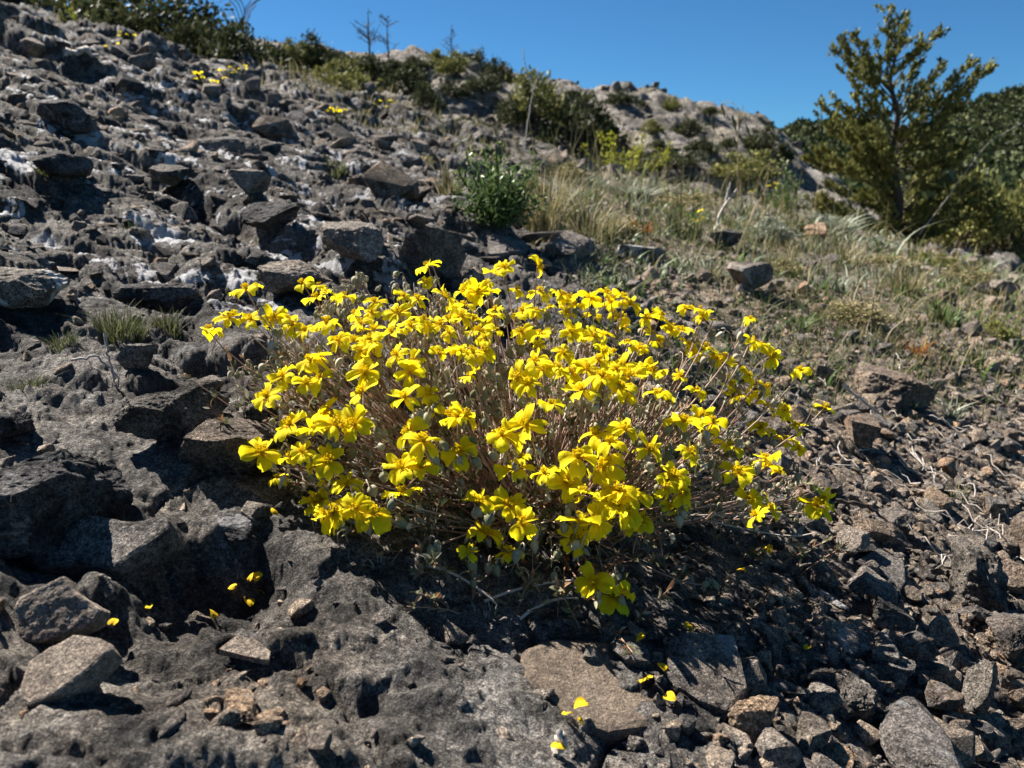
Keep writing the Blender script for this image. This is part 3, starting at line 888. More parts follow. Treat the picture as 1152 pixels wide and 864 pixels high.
M['bud'] = leaf_mat("downy_green_bud", [(0, (.20, .20, .11)), (.5, (.34, .32, .21)), (1, (.48, .43, .33))], trans=.15, rough=.75)
M['foliage'] = leaf_mat("grey_green_small_leaf", [(0, (.06, .068, .030)), (.35, (.125, .130, .060)), (.65, (.24, .225, .135)), (.82, (.42, .39, .28)), (.86, (.22, .12, .06)), (1, (.34, .20, .11))], trans=.22, rough=.6)

def petal_geo(g, r, az, size, droop, width):
    nu, nv = 7, 7
    U, Vv = np.meshgrid(np.linspace(0, 1, nu), np.linspace(-1, 1, nv), indexing='ij')
    prof = width * (.16 + .84 * np.sin(np.clip(U * 1.12, 0, 1) ** .85 * math.pi * .60) ** 1.1)
    prof = prof * np.where(U > .85, 1 - .30 * ((U - .85) / .15) ** 2, 1)
    notch = 1 - .10 * (U > .9) * (np.abs(Vv) < .34) - .06 * np.abs(Vv) ** 3
    a0 = r.uniform(.15, .6)
    ang = a0 - (a0 + droop) * U ** .8
    step = size / (nu - 1)
    rad = np.cumsum(np.cos(ang) * step, axis=0) - np.cos(ang) * step
    h = np.cumsum(np.sin(ang) * step, axis=0) - np.sin(ang) * step
    rad = rad * notch
    wav = r.uniform(.06, .16) * size * U * np.sin(Vv * r.uniform(2.5, 5) + r.uniform(0, 6)) + .05 * size * U * np.sin(Vv * 9 + U * 5 + r.uniform(0, 6))
    lat = Vv * prof * size
    cup = r.uniform(-.22, .30) * size * Vv ** 2 * U
    tw = r.normal() * .35
    X = rad + .0006; Y = lat; Z = h + wav + cup + tw * lat * U
    c, s = math.cos(az), math.sin(az)
    P = np.stack([c * X - s * Y, s * X + c * Y, Z], -1).reshape(-1, 3)
    i = np.arange(nu - 1)[:, None] * nv; j = np.arange(nv - 1)[None, :]
    F = np.stack([i + j, i + nv + j, i + nv + j + 1, i + j + 1], -1).reshape(-1, 4)
    g.add(P, F, U.ravel())

def flower_variant(seed):
    r = np.random.default_rng(seed)
    g = Geo()
    base = r.uniform(0, 6.28)
    dr = r.uniform(.35, 1.45)
    for k in range(5):
        if seed % 5 == 4 and k == 0: continue            # one petal fallen
        petal_geo(g, r, base + k * 1.2566 + r.normal() * .16, .0118 * r.uniform(.88, 1.1), dr + r.normal() * .28, r.uniform(.26, .40))
    st = Geo()
    for k in range(34):
        th = r.uniform(0, 6.28); rr = .0019 * math.sqrt(r.random()); hh = r.uniform(.0028, .0048)
        tip = np.array([math.cos(th) * rr * 1.5, math.sin(th) * rr * 1.5, hh]); b0 = np.array([math.cos(th) * rr * .5, math.sin(th) * rr * .5, 0.0002])
        V, F = tube(np.stack([b0, (b0 + tip) / 2 + np.array([0, 0, .0003]), tip]), .00016, 3); st.add(V, F, .5)
        V, F = tube(np.stack([tip - [0, 0, .0004], tip, tip + [0, 0, .0004]]), np.array([.0003, .00056, .0003]), 5); st.add(V, F, .8)
    return g.mesh("flower"), st.mesh("stamens")

def bud_variant(seed):
    r = np.random.default_rng(seed)
    g = Geo()
    n = 8; t = np.linspace(0, 1, n)
    L = r.uniform(.0062, .0085); wd = r.uniform(.0019, .0026)
    rad = wd * np.sin(np.clip(t * .94 + .06, 0, 1) ** .75 * math.pi) ** .8 + .0002
    P = np.stack([.0008 * np.sin(t * 3), 0 * t, -L * t], 1)
    V, F = tube(P, rad, 8)
    th = np.tile(np.arange(8), n)
    V[:, :2] *= (1 + .12 * np.cos(th * math.pi))[:, None]           # ribbed sepals
    g.add(V, F, r.uniform(.1, .9))
    ped = bez((-.004, 0, -.009 + .006), (-.005, 0, .004), (-.001, 0, .005), (0, 0, 0), 6)     # hooked pedicel
    V, F = tube(ped, .00038, 4); g.add(V, F, .75)
    if seed % 3 == 0:
        for k in range(4):
            V2, F2 = leaf_quads(np.array([[.001 * math.cos(k * 1.57), .001 * math.sin(k * 1.57), -L * .9]]), np.array([[.45 * math.cos(k * 1.57), .45 * math.sin(k * 1.57), -.9]]), .0022, .0011, r); g.add(V2, F2, .95)
    return g.mesh("bud")

FV = [flower_variant(500 + i) for i in range(15)]
for fm, sm in FV:
    fm.materials.append(M['petal']); sm.materials.append(M['stamen'])
BV = [bud_variant(600 + i) for i in range(9)]
for bm_ in BV: bm_.materials.append(M['bud'])

def crop(ox, oy, s, pts): return [(ox + p[0] / s, oy + p[1] / s, (p[2] if len(p) > 2 else 1.0)) for p in pts]
FL = []
FL += crop(220, 270, 3.84, [(220,215),(465,190),(1005,115),(145,335),(60,395),(240,345),(340,335),(400,340,.8),(420,370,.8),(475,395),(640,250),(525,250),(560,222,.5),(565,360),(690,320,.8),(775,270),(760,315,.7),(960,255),(895,245,.7),
    (875,315,.9),(850,400),(930,375,.9),(980,350),(1075,245,.9),(620,435,.9),(680,440,.9),(740,455),(760,430),(740,505),(500,525),(725,570),(540,595,.8),(380,590,.9),(310,680),(720,660),(870,495),(925,570),(905,680,.9),(1010,665,.8),(1025,720,.7),
    (570,745),(600,800),(690,795),(410,800,.9),(500,820,.7),(925,830),(1090,755,.9),(1130,770)])
FL += crop(480, 270, 3.84, [(335,120),(290,145),(480,115),(490,225),(185,195,.9),(220,225),(270,230,.8),(385,215,.8),(75,250,.8),(160,285),(150,330),(200,345),(285,330),(300,300,.8),(60,370),(100,350),(230,395),(200,490),(160,480),(245,485,.9),(190,590,.7),(50,490,.7),
    (420,310),(470,310,.8),(410,395),(485,410,.9),(580,240),(620,255),(640,285),(710,250),(775,230,.8),(795,265),(850,250),(875,280),(720,325),(830,335),(625,400,.8),(720,420,.9),(765,410,.8),(960,340),(1010,330),(970,410),(1060,380),(1100,395),(1130,460),(920,465),
    (590,490),(400,590),(440,620),(500,560),(470,525,.9),(560,560),(620,575),(690,560),(760,480,.9),(740,520),(760,590),(820,560),(850,540),(880,590),(940,560),(975,570),(840,640),(790,605),(670,650),(540,715),(1000,670),(430,795),(855,820),(740,840),(1110,790),(25,680,.8),(25,720,.7),(115,770),(160,755)])
FL += crop(720, 340, 4.8, [(250,35,.7),(340,75,.9),(395,98,.4),(600,210,.9),(650,230,.8),(705,295),(870,370),(995,570,.8),(350,245),(390,300),(430,310),(270,240),(300,275),(460,300,.9),(550,370,.8),(585,400,.8),(490,440,.8),(610,480,.8),(680,460,.9),(540,505),(690,570),(775,580),(650,685),(780,750),(840,670,.8),(300,480),(220,400,.7),(110,505),(50,380),
    (240,650),(330,610,.9),(390,655),(480,780),(270,810,.9),(50,800),(680,850),(855,790,.5)])
FL += crop(260, 460, 3.84, [(130,190),(420,225),(390,390),(440,450),(500,470),(540,430),(610,450),(760,120),(830,140),(740,255),(820,255),(740,370),(985,185),(265,75,.8),(355,470,.5)])
FL += crop(520, 460, 3.84, [(270,65),(230,265),(260,215,.6),(75,405),(200,415),(95,540),(580,130),(640,150,.9),(695,90),(500,210),(610,250),(640,230,.8),(450,320),(490,350,.8),(650,375),(740,380,.9),(705,445),(510,490),(490,560),(805,175,.9),(990,195,.9),(915,290),(945,365),(900,410,.6),(25,620,.5)])
FL += crop(700, 460, 3.84, [(460,165),(500,275),(620,250),(590,85),(690,150),(680,275,.6),(630,425,.9),(840,420,1.15),(880,380,1.0)])
FL += [(668, 656, 1.05), (690, 672, 1.05), (685, 662, .6), (702, 668, .6), (315, 577, .6)]
_f2 = []
for f in FL:
    if all(math.hypot(f[0] - g_[0], f[1] - g_[1]) > 6.5 for g_ in _f2): _f2.append(f)
FL = _f2
_fr = np.random.default_rng(404)                      # the half hidden blooms behind and beside the open ones
for _ in range(80):
    b_ = FL[int(_fr.integers(0, len(_f2)))]
    q = (b_[0] + _fr.normal() * 16, b_[1] + _fr.normal() * 14 + 6, _fr.uniform(.6, .95))
    if q[1] < 640 and 240 < q[0] < 900 and all(math.hypot(q[0] - g_[0], q[1] - g_[1]) > 8 for g_ in FL): FL.append(q)

PC = (.020, .585); PRX, PRY, PHT = .235, .195, .118
def dome_h(x, y):
    r2 = ((x - PC[0]) / PRX) ** 2 + ((y - PC[1]) / PRY) ** 2
    return PHT * np.sqrt(np.clip(1 - r2 ** 1.15, 0, 1)) - .4 * np.clip(np.sqrt(r2) - 1, 0, 9)
_gx = np.linspace(-.34, .38, 145); _gy = np.linspace(.30, .95, 131)
_GX, _GY = np.meshgrid(_gx, _gy)
_GZ = ground_h(_GX.ravel(), _GY.ravel()).reshape(_GX.shape)
_k = np.ones(9) / 9
def _blur(Z):
    Z = np.pad(Z, 4, mode='edge')
    Z = np.apply_along_axis(lambda v: np.convolve(v, _k, 'valid'), 0, Z)
    return np.apply_along_axis(lambda v: np.convolve(v, _k, 'valid'), 1, Z)
_GS = _blur(_blur(_GZ))
def gsm(x, y):
    fx = np.clip((np.asarray(x) - _gx[0]) / (_gx[1] - _gx[0]), 0, 143.99); fy = np.clip((np.asarray(y) - _gy[0]) / (_gy[1] - _gy[0]), 0, 129.99)
    i = fx.astype(int); j = fy.astype(int); a = fx - i; b = fy - j
    return _GS[j, i] * (1 - a) * (1 - b) + _GS[j, i + 1] * a * (1 - b) + _GS[j + 1, i] * (1 - a) * b + _GS[j + 1, i + 1] * a * b
def flower_point(px, py, jit=0.0):
    dx, _, dz = pix_dir(px, py)
    t = np.linspace(.34, .80, 461)
    f = CAM_H + dz * t - (gsm(dx * t, t) + dome_h(dx * t, t))
    b = np.nonzero(f <= 0)[0]
    i = b[0] if len(b) else int(np.argmin(f))
    tt = t[i] + jit * (1 if len(b) else 0)
    z = CAM_H + dz * tt
    z = max(z, float(gsm(dx * tt, tt)) + .012)
    return Vector((dx * tt, tt, z))

pr = np.random.default_rng(31)
ROOT = Vector((.018, .535, 0)); ROOT.z = float(gsm(ROOT.x, ROOT.y))
plant = empty("rock_rose_plant", ROOT)
tag(plant, "large cushion of downy stems covered in bright yellow five petalled flowers on bare rock", "flowering plant")
pts = [(flower_point(px, py, abs(pr.normal()) * .012), s * (1.14 if py > 470 else 1.0)) for (px, py, s) in FL]
pts.sort(key=lambda q: q[0].y)

def root_of(p):
    """foot of the stem that ends at p"""
    d = Vector((p.x - ROOT.x, p.y - ROOT.y))
    k = pr.uniform(.18, .42)
    x = ROOT.x + d.x * k + pr.normal() * .012; y = ROOT.y + d.y * k + pr.normal() * .012
    return Vector((x, y, float(gsm(x, y)) - .002))

def stem_curve(a, b, n=9):
    d = b - a
    out = Vector((d.x, d.y, 0))
    c1 = a + out * .30 + Vector((0, 0, d.z * .22 + .006)); c2 = b - out * .14 - Vector((0, 0, max(.012, d.z * .30)))
    c1 += Vector(pr.normal(size=3) * .005); c2 += Vector(pr.normal(size=3) * .004)
    return bez(a, c1, c2, b, n)

stems = []; buds = []; leaves_P, leaves_A, leaves_L, leaves_W = [], [], [], []
def add_leaf(p, axis, L, W):
    leaves_P.append(p); leaves_A.append(axis); leaves_L.append(L); leaves_W.append(W)
def leafy(curve, a, b, n, L):
    for k in range(n):
        t = pr.uniform(a, b) * (len(curve) - 1); i = int(t); f = t - i
        p = curve[i] * (1 - f) + curve[min(i + 1, len(curve) - 1)] * f
        tang = curve[min(i + 1, len(curve) - 1)] - curve[i]; tang = tang / (np.linalg.norm(tang) + 1e-9)
        s = np.cross(tang, rand_dirs(1, pr)[0]); s /= np.linalg.norm(s) + 1e-9
        for sg in (1, -1):
            ax = tang * .75 + s * sg * .8 + np.array([0, 0, .15]); ax /= np.linalg.norm(ax)
            LL = L * pr.uniform(.6, 1.3)
            add_leaf(p + ax * LL, ax, LL, LL * pr.uniform(.26, .40))
fl_stuff, st_stuff = Geo(), Geo()
def place_flower(i, p, s, nrm, rz):
    fm, sm = FV[i]
    q = nrm.to_track_quat('Z', 'Y').to_matrix() @ Matrix.Rotation(rz, 3, 'Z')
    return fm, sm, q
n_part = 0
heads = []
for k, (p, s) in enumerate(pts):
    # the flower looks up, a little to the lens and outwards
    tocam = (Vector((0, 0, CAM_H)) - p).normalized()
    outw = Vector((p.x - ROOT.x, p.y - ROOT.y, 0)) * 2.0
    nrm = (Vector((0, .10, 1.0)) + tocam * pr.uniform(-.1, .85) + outw + Vector(pr.normal(size=3) * .42)).normalized()
    i = int(pr.integers(0, 15)); rz = pr.uniform(0, 6.28); sc = s * pr.uniform(.84, 1.12) * .95
    fm, sm, q = place_flower(i, p, s, nrm, rz)
    if n_part < 100 and s > .65:
        f = link("flower", fm, None, plant, p - ROOT, q.to_euler(), (sc, sc, sc)); n_part += 1
        link("stamens", sm, None, f)
    else:
        for me, g in ((fm, fl_stuff), (sm, st_stuff)):
            co = np.empty(len(me.vertices) * 3, np.float32); me.vertices.foreach_get("co", co)
            fi = np.empty(len(me.polygons) * 4, np.int32); me.polygons.foreach_get("vertices", fi)
            rvv = np.empty(len(me.vertices), np.float32); me.attributes["rnd"].data.foreach_get("value", rvv)
            g.add((co.reshape(-1, 3) * sc) @ np.array(q).T + np.array(p - ROOT), fi.reshape(-1, 4), rvv)
    # stem: a new one, or a short pedicel from a neighbour's
    near = [h for h in heads if (h - p).length < .018]
    if near and pr.random() < .6:
        a = near[0] - Vector((0, 0, .016)); c = bez(a, a + Vector((0, 0, .006)), p - nrm * .007, p - nrm * .0006, 6)
        stems.append((c, .00042, pr.random()))
    else:
        tip = p - nrm * .0006
        c = stem_curve(root_of(p), tip, 10)
        stems.append((c, pr.uniform(.00060, .00085), pr.random()))
        leafy(c, .15, .88, int(pr.integers(4, 8)), .0032)
        heads.append(p)
        for b_ in range(int(pr.integers(1, 4))):
            t = pr.uniform(.80, .97); i2 = int(t * 9)
            q0 = Vector(c[i2]) + Vector((pr.normal() * .006, pr.normal() * .006, pr.uniform(-.004, .006)))
            buds.append(q0)
            stems.append((bez(c[max(0, i2 - 1)], Vector(c[i2]) + Vector((0, 0, .003)), q0 + Vector((0, 0, .006)), q0, 5), .00036, pr.random()))
# flowerless stems with buds and seed heads filling the dome
for k in range(420):
    th = pr.uniform(0, 6.28); rr = math.sqrt(pr.random()) * .95
    x = PC[0] + math.cos(th) * rr * PRX; y = PC[1] + math.sin(th) * rr * PRY
    if x > .13 and y < .52: continue
    hgt = float(dome_h(np.array(x), np.array(y))) * pr.uniform(.5, .95)
    tip = Vector((x, y, float(gsm(x, y)) + max(.012, hgt)))
    c = stem_curve(root_of(tip), tip, 9)
    stems.append((c, pr.uniform(.00045, .00075), pr.random()))
    leafy(c, .1, 1.0, int(pr.integers(4, 8)), .0032)
    if pr.random() < .75:
        for b_ in range(int(pr.integers(1, 3))):
            buds.append(tip + Vector((pr.normal() * .005, pr.normal() * .005, pr.uniform(-.004, .003))))
# leafy mat at the foot
for k in range(330):
    th = pr.uniform(0, 6.28); rr = math.sqrt(pr.random()) * .88
    x = PC[0] + math.cos(th) * rr * PRX; y = PC[1] - .03 + math.sin(th) * rr * PRY * .95
    if x > .105 and y < .53: continue
    a = Vector((x, y, float(gsm(x, y)) - .002)); d = Vector((pr.normal() * .02 + (x - ROOT.x) * .12, pr.normal() * .016 + (y - ROOT.y) * .12, pr.uniform(.010, .045)))
    c = bez(a, a + d * .3 + Vector((0, 0, .004)), a + d * .7, a + d, 6)
    stems.append((c, .00045, pr.random() * .6))
    leafy(c, .15, 1.0, int(pr.integers(4, 9)), .0034)
# the long prostrate stems at the front
for (pa, pb, lift) in [((545, 680), (668, 668), .008), ((585, 700), (650, 684), .006), ((480, 640), (560, 690), .005), ((340, 530), (420, 560), .02)]:
    a = march(ground_h, *pa); b = march(ground_h, *pb)
    a.z += .002; b.z += lift
    c = bez(a, a.lerp(b, .3) + Vector((0, 0, .006)), a.lerp(b, .7) + Vector((0, 0, .006)), b, 10)
    stems.append((c, .0010, .93)); leafy(c, .0, 1.0, 4, .0042)

st_geo = Geo(); n_stem = 0
stems.sort(key=lambda s: -s[1] * len(s[0]) / s[0][:, 1].min())
for (c, rad, rv) in stems:
    n = len(c)
    V, F = tube(c - np.array(ROOT), np.linspace(rad, rad * .62, n), 5)
    if n_stem < 100:
        link("stem", np_mesh("stem", V, F, True, {"rnd": np.full(len(V), rv)}), M['stem'], plant); n_stem += 1
    else:
        st_geo.add(V, F, rv)
tag(link("stem", st_geo.mesh("stem"), M['stem'], plant), kind="stuff")
tag(link("flower", fl_stuff.mesh("flower"), M['petal'], plant), kind="stuff")
tag(link("stamens", st_stuff.mesh("stamens"), M['stamen'], plant), kind="stuff")
buds.sort(key=lambda b: b.y)
bg = Geo()
for k, b in enumerate(buds):
    me = BV[int(pr.integers(0, 9))]
    e = Euler((pr.normal() * .45, pr.normal() * .45, pr.uniform(0, 6.28))); sc = pr.uniform(.75, 1.2)
    if k < 100: link("bud", me, None, plant, b - ROOT, e, (sc,) * 3)
    else:
        co = np.empty(len(me.vertices) * 3, np.float32); me.vertices.foreach_get("co", co)
        fi = np.empty(len(me.polygons) * 4, np.int32); me.polygons.foreach_get("vertices", fi)
        rv = np.empty(len(me.vertices), np.float32); me.attributes["rnd"].data.foreach_get("value", rv)
        bg.add((co.reshape(-1, 3) * sc) @ np.array(e.to_matrix()).T + np.array(b - ROOT), fi.reshape(-1, 4), np.clip(rv + pr.normal() * .15, 0, 1))
tag(link("bud", bg.mesh("bud"), M['bud'], plant), kind="stuff")

def curved_leaves(P, A, L, W, r):
    """narrow leaves, folded along the rib and arched: 3 x 4 grid each"""
    P, A, L, W = np.array(P), np.array(A), np.array(L)[:, None], np.array(W)[:, None]
    n = len(P)
    X = np.cross(A, rand_dirs(n, r)); X /= np.linalg.norm(X, axis=1)[:, None] + 1e-9
    Nn = np.cross(X, A); Nn = np.where(Nn[:, 2:3] < 0, -Nn, Nn)
    cv = r.uniform(-.1, .45, (n, 1))
    rows = []
    for (t, w) in ((-1, .25), (-.3, 1), (.4, .85), (1, .08)):
        c = P + A * L * t - Nn * L * cv * (t * t)
        for s in (-1, 0, 1):
            rows.append(c + X * W * w * s + Nn * W * w * .45 * abs(s))
    V = np.stack(rows, 1).reshape(-1, 3)
    q = np.array([[0, 1, 4, 3], [1, 2, 5, 4], [3, 4, 7, 6], [4, 5, 8, 7], [6, 7, 10, 9], [7, 8, 11, 10]])
    F = (np.arange(n)[:, None, None] * 12 + q[None]).reshape(-1, 4)
    return V, F, 12
V, F, k12 = curved_leaves([np.array(p) for p in leaves_P], leaves_A, leaves_L, leaves_W, pr)
rv = np.repeat(pr.random(len(leaves_P)), k12)
link("foliage", np_mesh("foliage", V - np.array(ROOT), F, True, {"rnd": rv}), M['foliage'], plant)
print("flowers", len(pts), "stems", len(stems), "buds", len(buds), "leaves", len(leaves_P))

# fallen petals, each on its own
M['fallen'] = plain("wilting_petal", (.72, .47, .012), .8, .25)
PM = []
for i in range(4):
    g = Geo(); petal_geo(g, np.random.default_rng(700 + i), 0, .0115, .5, .45)
    me = g.mesh("fallen_petal"); me.materials.append(M['fallen']); PM.append(me)
LAST = [(286, 652, "bright yellow fallen petal on the lit bedrock, highest of the cluster left of the plant"), (297, 655, "orange tinged fallen petal touching the highest one left of the plant"), (290, 673, "small pale yellow fallen petal in the middle of the cluster on bedrock"),
 (283, 692, "pointed yellow fallen petal, lowest of the cluster on the lit bedrock"), (257, 671, "dull fallen petal at the edge of the shaded hollow"), (170, 695, "dim fallen petal deep in the shaded hollow, left one"), (236, 694, "dim fallen petal in the shaded hollow beside the lit rim"), (131, 706, "tiny dim fallen petal below the pointed pale stone"),
 (307, 580, "yellow petal lying on the pale ledge left of the low front flowers"), (173, 626, "tiny dim petal on the broad dark grey slab"), (637, 815, "upright yellow petal caught beside the smooth tan slab"), (645, 808, "folded yellow petal beside the upright caught one"), (655, 818, "small orange fallen flower scrap at the foot of the tan slab"),
 (692, 823, "round bright yellow petal at the bottom centre among pebbles"), (683, 822, "narrow yellow petal touching the round bright one"), (714, 735, "yellow petal on a pebble left of the flat topped grey stone"), (728, 746, "orange scrap of flower beside the flat topped grey stone"), (738, 755, "bright petal lying against the flat topped grey stone"), (735, 771, "crumpled petal just below the bright one at the grey stone"),
 (760, 798, "yellow petal at the lower left corner of the flat topped grey stone"), (619, 852, "orange petal at the bottom edge beside a pale stick"), (778, 712, "yellow petal in the shade under the right front of the plant"), (827, 649, "green tinged fallen petal under the right stems"), (867, 630, "flat yellow petal under the big double flower at the right"), (892, 616, "petal scrap in the rubble below the lowest right flower"),
 (905, 739, "orange scrap right of the bluish grey slab's left tip"), (1050, 799, "small yellow petal beside the rounded dark brown stone"), (497, 654, "orange petal on the shaded bedrock below the plant's front"), (1009, 595, "yellow fleck in the rubble right of the pale striped stone")]
for k, (px, py, lab) in enumerate(LAST):
    p = march(ground_h, px, py)
    o = link("fallen_petal", PM[k % 4], None, None, p + Vector((0, 0, .0050)), (pr.normal() * .4 - .3, pr.normal() * .4, pr.uniform(0, 6.28)))
    sc = pr.uniform(.45, .72) * (.7 if "tiny" in lab or "scrap" in lab or "small" in lab or "fleck" in lab else 1); o.scale = (sc,) * 3
    tag(o, lab, "petal", "fallen yellow petals on the rocks")
# ------------------------------------------------------------------ vegetation
vr = np.random.default_rng(77)
M['rubble_far'] = rock_mat("hill_stone", (.15, .138, .124), (.40, .37, .33), (.26, .22, .16), lichen=.0, black=.4, per_object=False, vec_scale=.03)
M['bark'] = plain("grey_brown_bark", (.075, .058, .046), .9)
M['dead'] = plain("bleached_dead_wood", (.40, .36, .32), .85)
M['dark_leaf'] = leaf_mat("dark_juniper_foliage", [(0, (.020, .026, .012)), (.5, (.048, .058, .024)), (.85, (.095, .10, .040)), (1, (.15, .14, .06))], .15)
M['olive_leaf'] = leaf_mat("olive_juniper_foliage", [(0, (.044, .050, .017)), (.45, (.13, .136, .040)), (.8, (.25, .246, .072)), (1, (.34, .31, .10))], .2)
M['green_leaf'] = leaf_mat("fresh_green_leaf", [(0, (.04, .06, .02)), (.5, (.10, .155, .045)), (.82, (.20, .265, .10)), (.93, (.30, .26, .14)), (1, (.50, .54, .42))], .25, .4)
M['lime_leaf'] = leaf_mat("yellow_green_leaf", [(0, (.14, .16, .02)), (.5, (.28, .30, .035)), (1, (.45, .43, .05))], .3)
M['grass'] = leaf_mat("dry_grass_blade", [(0, (.07, .085, .03)), (.3, (.15, .15, .06)), (.6, (.28, .23, .11)), (.85, (.42, .34, .20)), (1, (.52, .44, .31))], .25)
M['grass_green'] = leaf_mat("green_grass_blade", [(0, (.03, .045, .015)), (.5, (.085, .105, .04)), (1, (.22, .21, .10))], .25)
M['silver_leaf'] = leaf_mat("silver_green_leaf", [(0, (.13, .15, .10)), (.5, (.26, .28, .20)), (1, (.42, .43, .34))], .2)
M['red_leaf'] = leaf_mat("reddish_leaf", [(0, (.16, .05, .02)), (.6, (.30, .11, .03)), (1, (.35, .25, .05))], .25)
M['forest'] = leaf_mat("hill_scrub_foliage", [(0, (.026, .034, .015)), (.5, (.062, .078, .030)), (.85, (.115, .128, .052)), (1, (.18, .165, .085))], .12)

def at_fn(fn, px, py, t0=.2, t1=16):
    return march(fn, px, py, t0, t1)

# --- bushes: uneven clumps of small leaves round a few limbs (unit size: 1 wide, standing on z = 0)
def bush_geo(seed, n_clump=34, leaves=85, flat=.75, leaf=.030, spiky=.0):
    r = np.random.default_rng(seed)
    g, b = Geo(), Geo()
    cs = []
    for k in range(n_clump):
        th = r.uniform(0, 6.28); ph = math.acos(r.uniform(0, 1)); rad = .36 * r.uniform(.55, 1.0)
        c = np.array([math.cos(th) * math.sin(ph) * rad, math.sin(th) * math.sin(ph) * rad, .08 + math.cos(ph) * rad * 1.6 * flat * r.uniform(.6, 1.15)])
        cs.append(c)
        rr = r.uniform(.06, .13)
        n = int(leaves * r.uniform(.5, 1.4))
        P = c + r.normal(size=(n, 3)) * rr * np.array([.62, .62, .45])
        A = rand_dirs(n, r) + (P - np.array([0, 0, .1])) * 2.2 + np.array([0, 0, .5]); A /= np.linalg.norm(A, axis=1)[:, None]
        V, F = leaf_quads(P, A, leaf * r.uniform(.6, 1.3, n), leaf * r.uniform(.28, .5, n), r)
        g.add(V, F, np.repeat(np.clip(r.random(n) * .75 + r.uniform(0, .3), 0, 1), 4))
        if k % 3 == 0:
            root = np.array([r.normal() * .04, r.normal() * .04, -.03])
            V, F = tube(bez(root, root + [0, 0, .12], c * .7, c, 6), np.linspace(.016, .005, 6), 5); b.add(V, F, .5)
    return g, b
BUSH = []
for i in range(6):
    g, b = bush_geo(900 + i, n_clump=[34, 26, 40, 30, 22, 36][i], flat=[.75, .55, .9, .65, 1.0, .5][i])
    BUSH.append((g.arrays(), b.arrays()))
_bm = {}
def bush_meshes(i, leafm):
    if (i, leafm) not in _bm:
        (V, F, A), (V2, F2, A2) = BUSH[i]
        f = np_mesh("foliage", V, F, False, {"rnd": A}); f.materials.append(M[leafm])
        w = np_mesh("limbs", V2, F2, True, {"rnd": A2}); w.materials.append(M['bark'])
        _bm[(i, leafm)] = (f, w)
    return _bm[(i, leafm)]
def bush(name, p, w, h, leafm, label, i, group=None, cat="bush"):
    e = empty(name, p, vr.uniform(0, 6.28))
    f, l = bush_meshes(i, leafm)
    sc = (w, w, h * 1.25)
    link("foliage", f, None, e, scale=sc); link("limbs", l, None, e, scale=sc)
    return tag(e, label, cat, group)

